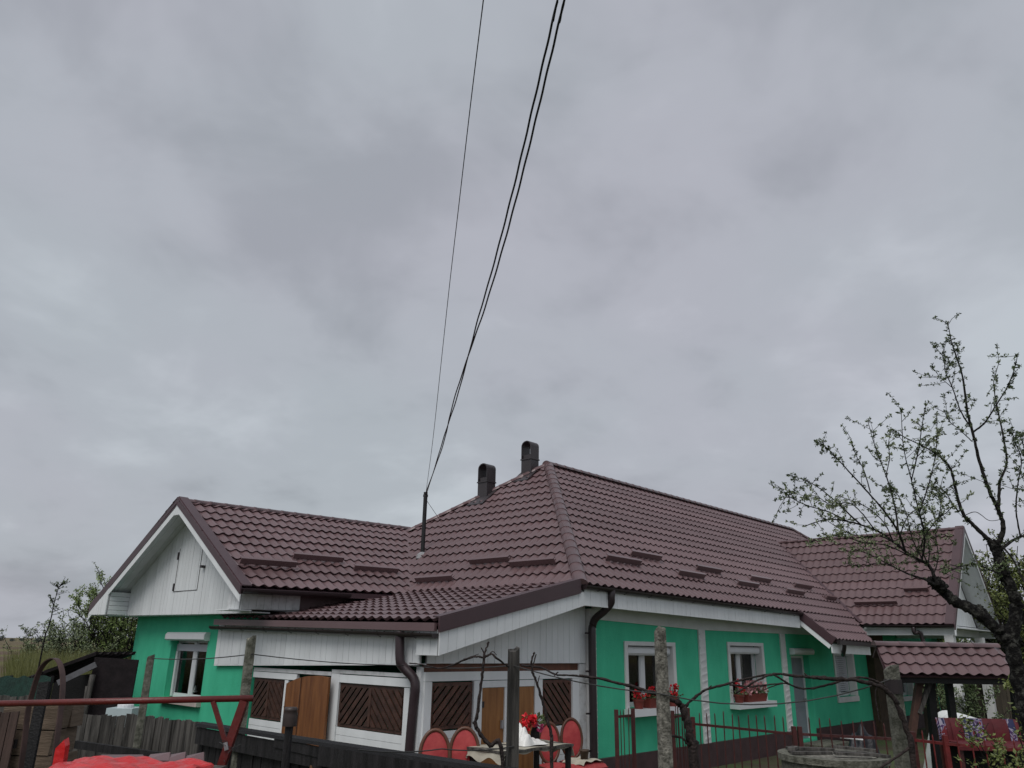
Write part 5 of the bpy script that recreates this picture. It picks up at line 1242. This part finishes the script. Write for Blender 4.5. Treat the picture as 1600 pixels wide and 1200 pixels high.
# ---- apple tree in the right foreground
TD = 5.7
tr = thing('apple_tree', 'dark knotty apple tree with budding twigs in the right foreground', 'tree', at(1650, 1310, TD).xy.to_3d()); tb = tr.location.copy()
LIMBS = [  # (pixels, radius px start, end, depth drift, leafy)
    ([(1650, 1310), (1626, 1200), (1606, 1125), (1591, 1060), (1578, 1005)], 12, 14, 0, 0),
    ([(1580, 1010), (1565, 992), (1545, 970), (1518, 952), (1495, 941), (1476, 926), (1464, 914)], 14, 9.5, .15, 0),
    ([(1466, 915), (1459, 898), (1450, 882), (1425, 869), (1398, 848), (1367, 828), (1326, 815), (1290, 812), (1258, 822)], 6, 1.2, .35, 1),
    ([(1462, 914), (1447, 906), (1420, 897), (1395, 885), (1360, 867), (1330, 856)], 4, 1, .5, 1),
    ([(1414, 860), (1403, 830), (1380, 797), (1345, 757), (1310, 719), (1292, 700), (1276, 690)], 3.5, .9, -.3, 1),
    ([(1404, 835), (1398, 790), (1385, 745), (1368, 700), (1356, 658)], 3, .8, .3, 1),
    ([(1345, 820), (1318, 795), (1290, 770), (1262, 752), (1232, 742)], 2.4, .8, .2, 1),
    ([(1325, 815), (1295, 800), (1262, 790), (1240, 780), (1229, 772)], 2, .8, -.2, 1),
    ([(1440, 878), (1445, 840), (1436, 800), (1424, 750), (1412, 700), (1408, 640)], 3, .8, -.3, 1),
    ([(1424, 750), (1436, 700), (1440, 668), (1447, 633)], 2, .8, -.2, 1),
    ([(1437, 800), (1450, 760), (1460, 720), (1464, 680), (1463, 645)], 2.2, .8, .4, 1),
    ([(1360, 770), (1350, 735), (1338, 712), (1331, 692)], 1.8, .7, 0, 1),
    ([(1384, 745), (1390, 715), (1388, 695), (1392, 672)], 1.6, .7, .2, 1),
    ([(1395, 845), (1380, 815), (1350, 790), (1310, 775)], 2, .8, .1, 1),
    ([(1450, 884), (1452, 860), (1446, 820), (1440, 780)], 2.2, .9, .3, 1),
    ([(1458, 900), (1466, 870), (1462, 830), (1470, 790), (1468, 765)], 2, .8, .4, 1),
    # right leader
    ([(1578, 1006), (1588, 965), (1586, 935), (1573, 905), (1562, 875), (1556, 850)], 13, 9, 0, 0),
    ([(1557, 852), (1545, 843), (1525, 824), (1507, 806), (1497, 782), (1490, 750), (1484, 730), (1470, 715), (1448, 700), (1417, 685), (1396, 672)], 7, 1, .2, 1),
    ([(1566, 885), (1553, 862), (1545, 845)], 7, 6, .05, 0),
    ([(1557, 852), (1565, 836), (1567, 818), (1558, 792), (1547, 770), (1530, 720), (1520, 675), (1511, 642), (1505, 592), (1495, 560), (1487, 535), (1481, 505)], 8, 1, -.1, 1),
    ([(1521, 675), (1540, 659), (1555, 635), (1572, 608), (1584, 580), (1590, 555)], 3, .8, -.3, 1),
    ([(1560, 800), (1561, 775), (1563, 750), (1573, 722), (1567, 680), (1560, 645), (1555, 620), (1553, 596), (1561, 566)], 5, .8, .3, 1),
    ([(1517, 668), (1501, 642), (1488, 605), (1477, 580), (1475, 560), (1461, 542)], 2.5, .8, .2, 1),
    ([(1487, 605), (1470, 590), (1456, 573)], 1.2, .7, .1, 1),
    ([(1519, 690), (1500, 672), (1485, 660), (1476, 644)], 1.6, .8, -.1, 1),
    ([(1562, 860), (1585, 843), (1612, 832), (1650, 815)], 5, 2, .3, 1),
    ([(1595, 840), (1588, 800), (1590, 760), (1596, 720), (1586, 690), (1580, 672)], 2.5, .8, -.2, 1),
    ([(1615, 830), (1604, 790), (1606, 740), (1600, 700), (1592, 678)], 2.2, .8, .2, 1),
    ([(1552, 842), (1580, 870), (1598, 905), (1612, 930)], 3, 2, -.2, 0),
    ([(1575, 918), (1562, 898), (1545, 890), (1525, 882), (1498, 886), (1475, 896)], 3, .9, -.4, 1),
    ([(1499, 800), (1490, 790), (1478, 770), (1465, 762)], 2, .8, .1, 1),
    ([(1420, 868), (1385, 852), (1350, 848), (1315, 838), (1285, 840), (1262, 850)], 2, .8, -.3, 2),
    ([(1398, 848), (1375, 838), (1345, 838), (1310, 825), (1275, 800)], 2, .8, .3, 2),
    ([(1440, 872), (1425, 840), (1415, 800), (1400, 770), (1380, 765)], 2, .8, .2, 2),
    ([(1452, 886), (1440, 850), (1462, 815), (1480, 800), (1490, 790)], 2, .8, -.3, 2),
    ([(1367, 828), (1345, 800), (1325, 785), (1300, 790), (1275, 775), (1255, 778)], 2, .8, -.2, 2),
    ([(1405, 840), (1420, 805), (1448, 785), (1462, 750)], 1.8, .8, .3, 2),
    ([(1395, 885), (1370, 880), (1345, 885), (1320, 880)], 1.6, .8, .2, 2),
    ([(1437, 880), (1430, 870), (1445, 845), (1475, 835), (1490, 850)], 1.6, .8, .2, 2),
    ([(1506, 806), (1525, 800), (1545, 813), (1562, 812)], 1.2, .8, .1, 0),
]
tw = MB(); lf = MB(); lfa, lfb = lf, MB(); trunk = MB(); brn = MB()
def rosette(p, d, k=5, s=.024):
    for i in range(k):
        leaf(lf, p+rvec()*.004, (d*.5+rvec()), s*random.uniform(.55, 1.15), .5)
for li, (px, r0, r1, dr_, leafy) in enumerate(LIMBS):
    pts = [at(x, y, TD+dr_*(i/(len(px)-1))**1.2*1.3)-tb for i, (x, y) in enumerate(px)]
    if li == 0: pts[0].z = -.05
    cc = catmull(pts, 6); k = len(cc)-1; sc = TD/FPX
    jit = .5 if r0 > 9 else .35
    rs_ = .73 if r0 > 9 else .55
    R_ = [max(.0012, rs_*(r0+(r1-r0)*(i/k)**.8)*sc*random.uniform(1-.12*jit*2, 1+.16*jit*2)) for i in range(k+1)]
    cc = [p+rvec()*R_[i]*.22 for i, p in enumerate(cc)]
    (trunk if r0 > 9 else brn).tube(cc, R_, 12 if r0 > 9 else 7)
    lf = lfb if leafy == 2 or (leafy and random.random() < .25) else lfa
    if leafy:
        L_tot = sum((cc[i+1]-cc[i]).length for i in range(k))
        nn = int(L_tot/.0185)
        for q in range(nn):
            f = random.uniform(.12, 1)**.8; j = min(int(f*k), k-1); p = cc[j].lerp(cc[j+1], random.random())
            tdir = (cc[j+1]-cc[j]).normalized(); d = (rvec()+tdir*.5+Vector((0, 0, .25))).normalized()
            if random.random() < .22:
                l_ = random.uniform(.06, .22); e = p+d*l_; m_ = p.lerp(e, .5)+rvec()*.012
                tw.tube([p, m_, e], [.0022, .0018, .0012], 4)
                for g in range(int(l_/.035)+1): rosette(p.lerp(e, random.uniform(.25, 1)), d, 4)
                rosette(e, d, 6)
            else:
                e = p+d*random.uniform(.008, .03); tw.tube([p, e], [.0018, .0014], 4); rosette(e, d, 5)
        rosette(cc[-1], (cc[-1]-cc[-2]).normalized(), 9)
# knots and burr
for x, y, r in ((1464, 912, 12), (1471, 917, 11), (1455, 908, 8), (1530, 956, 12), (1536, 962, 11), (1577, 1000, 18), (1570, 990, 15), (1566, 902, 8)):
    c = at(x, y, TD+.08)-tb; i0 = len(trunk.v); n1, n2 = 8, 6
    rr = .8*r*TD/FPX
    def bl(s, q): 
        th, ph = 2*math.pi*s, math.pi*q; return c+Vector((math.cos(th)*math.sin(ph), math.sin(th)*math.sin(ph), math.cos(ph)))*rr*(1+.18*math.sin(5*th+3*ph)+.12*math.sin(9*ph+2*th))
    trunk.grid(bl, 12, 8)
trunk.build('trunk', BARKG, tr, True); brn.build('branches', BARK, tr, True, kind='stuff'); tw.build('twigs', BARK, tr, kind='stuff'); lfa.build('crown', LEAFD, tr, kind='stuff'); lfb.build('crown', LEAFP, tr, kind='stuff')
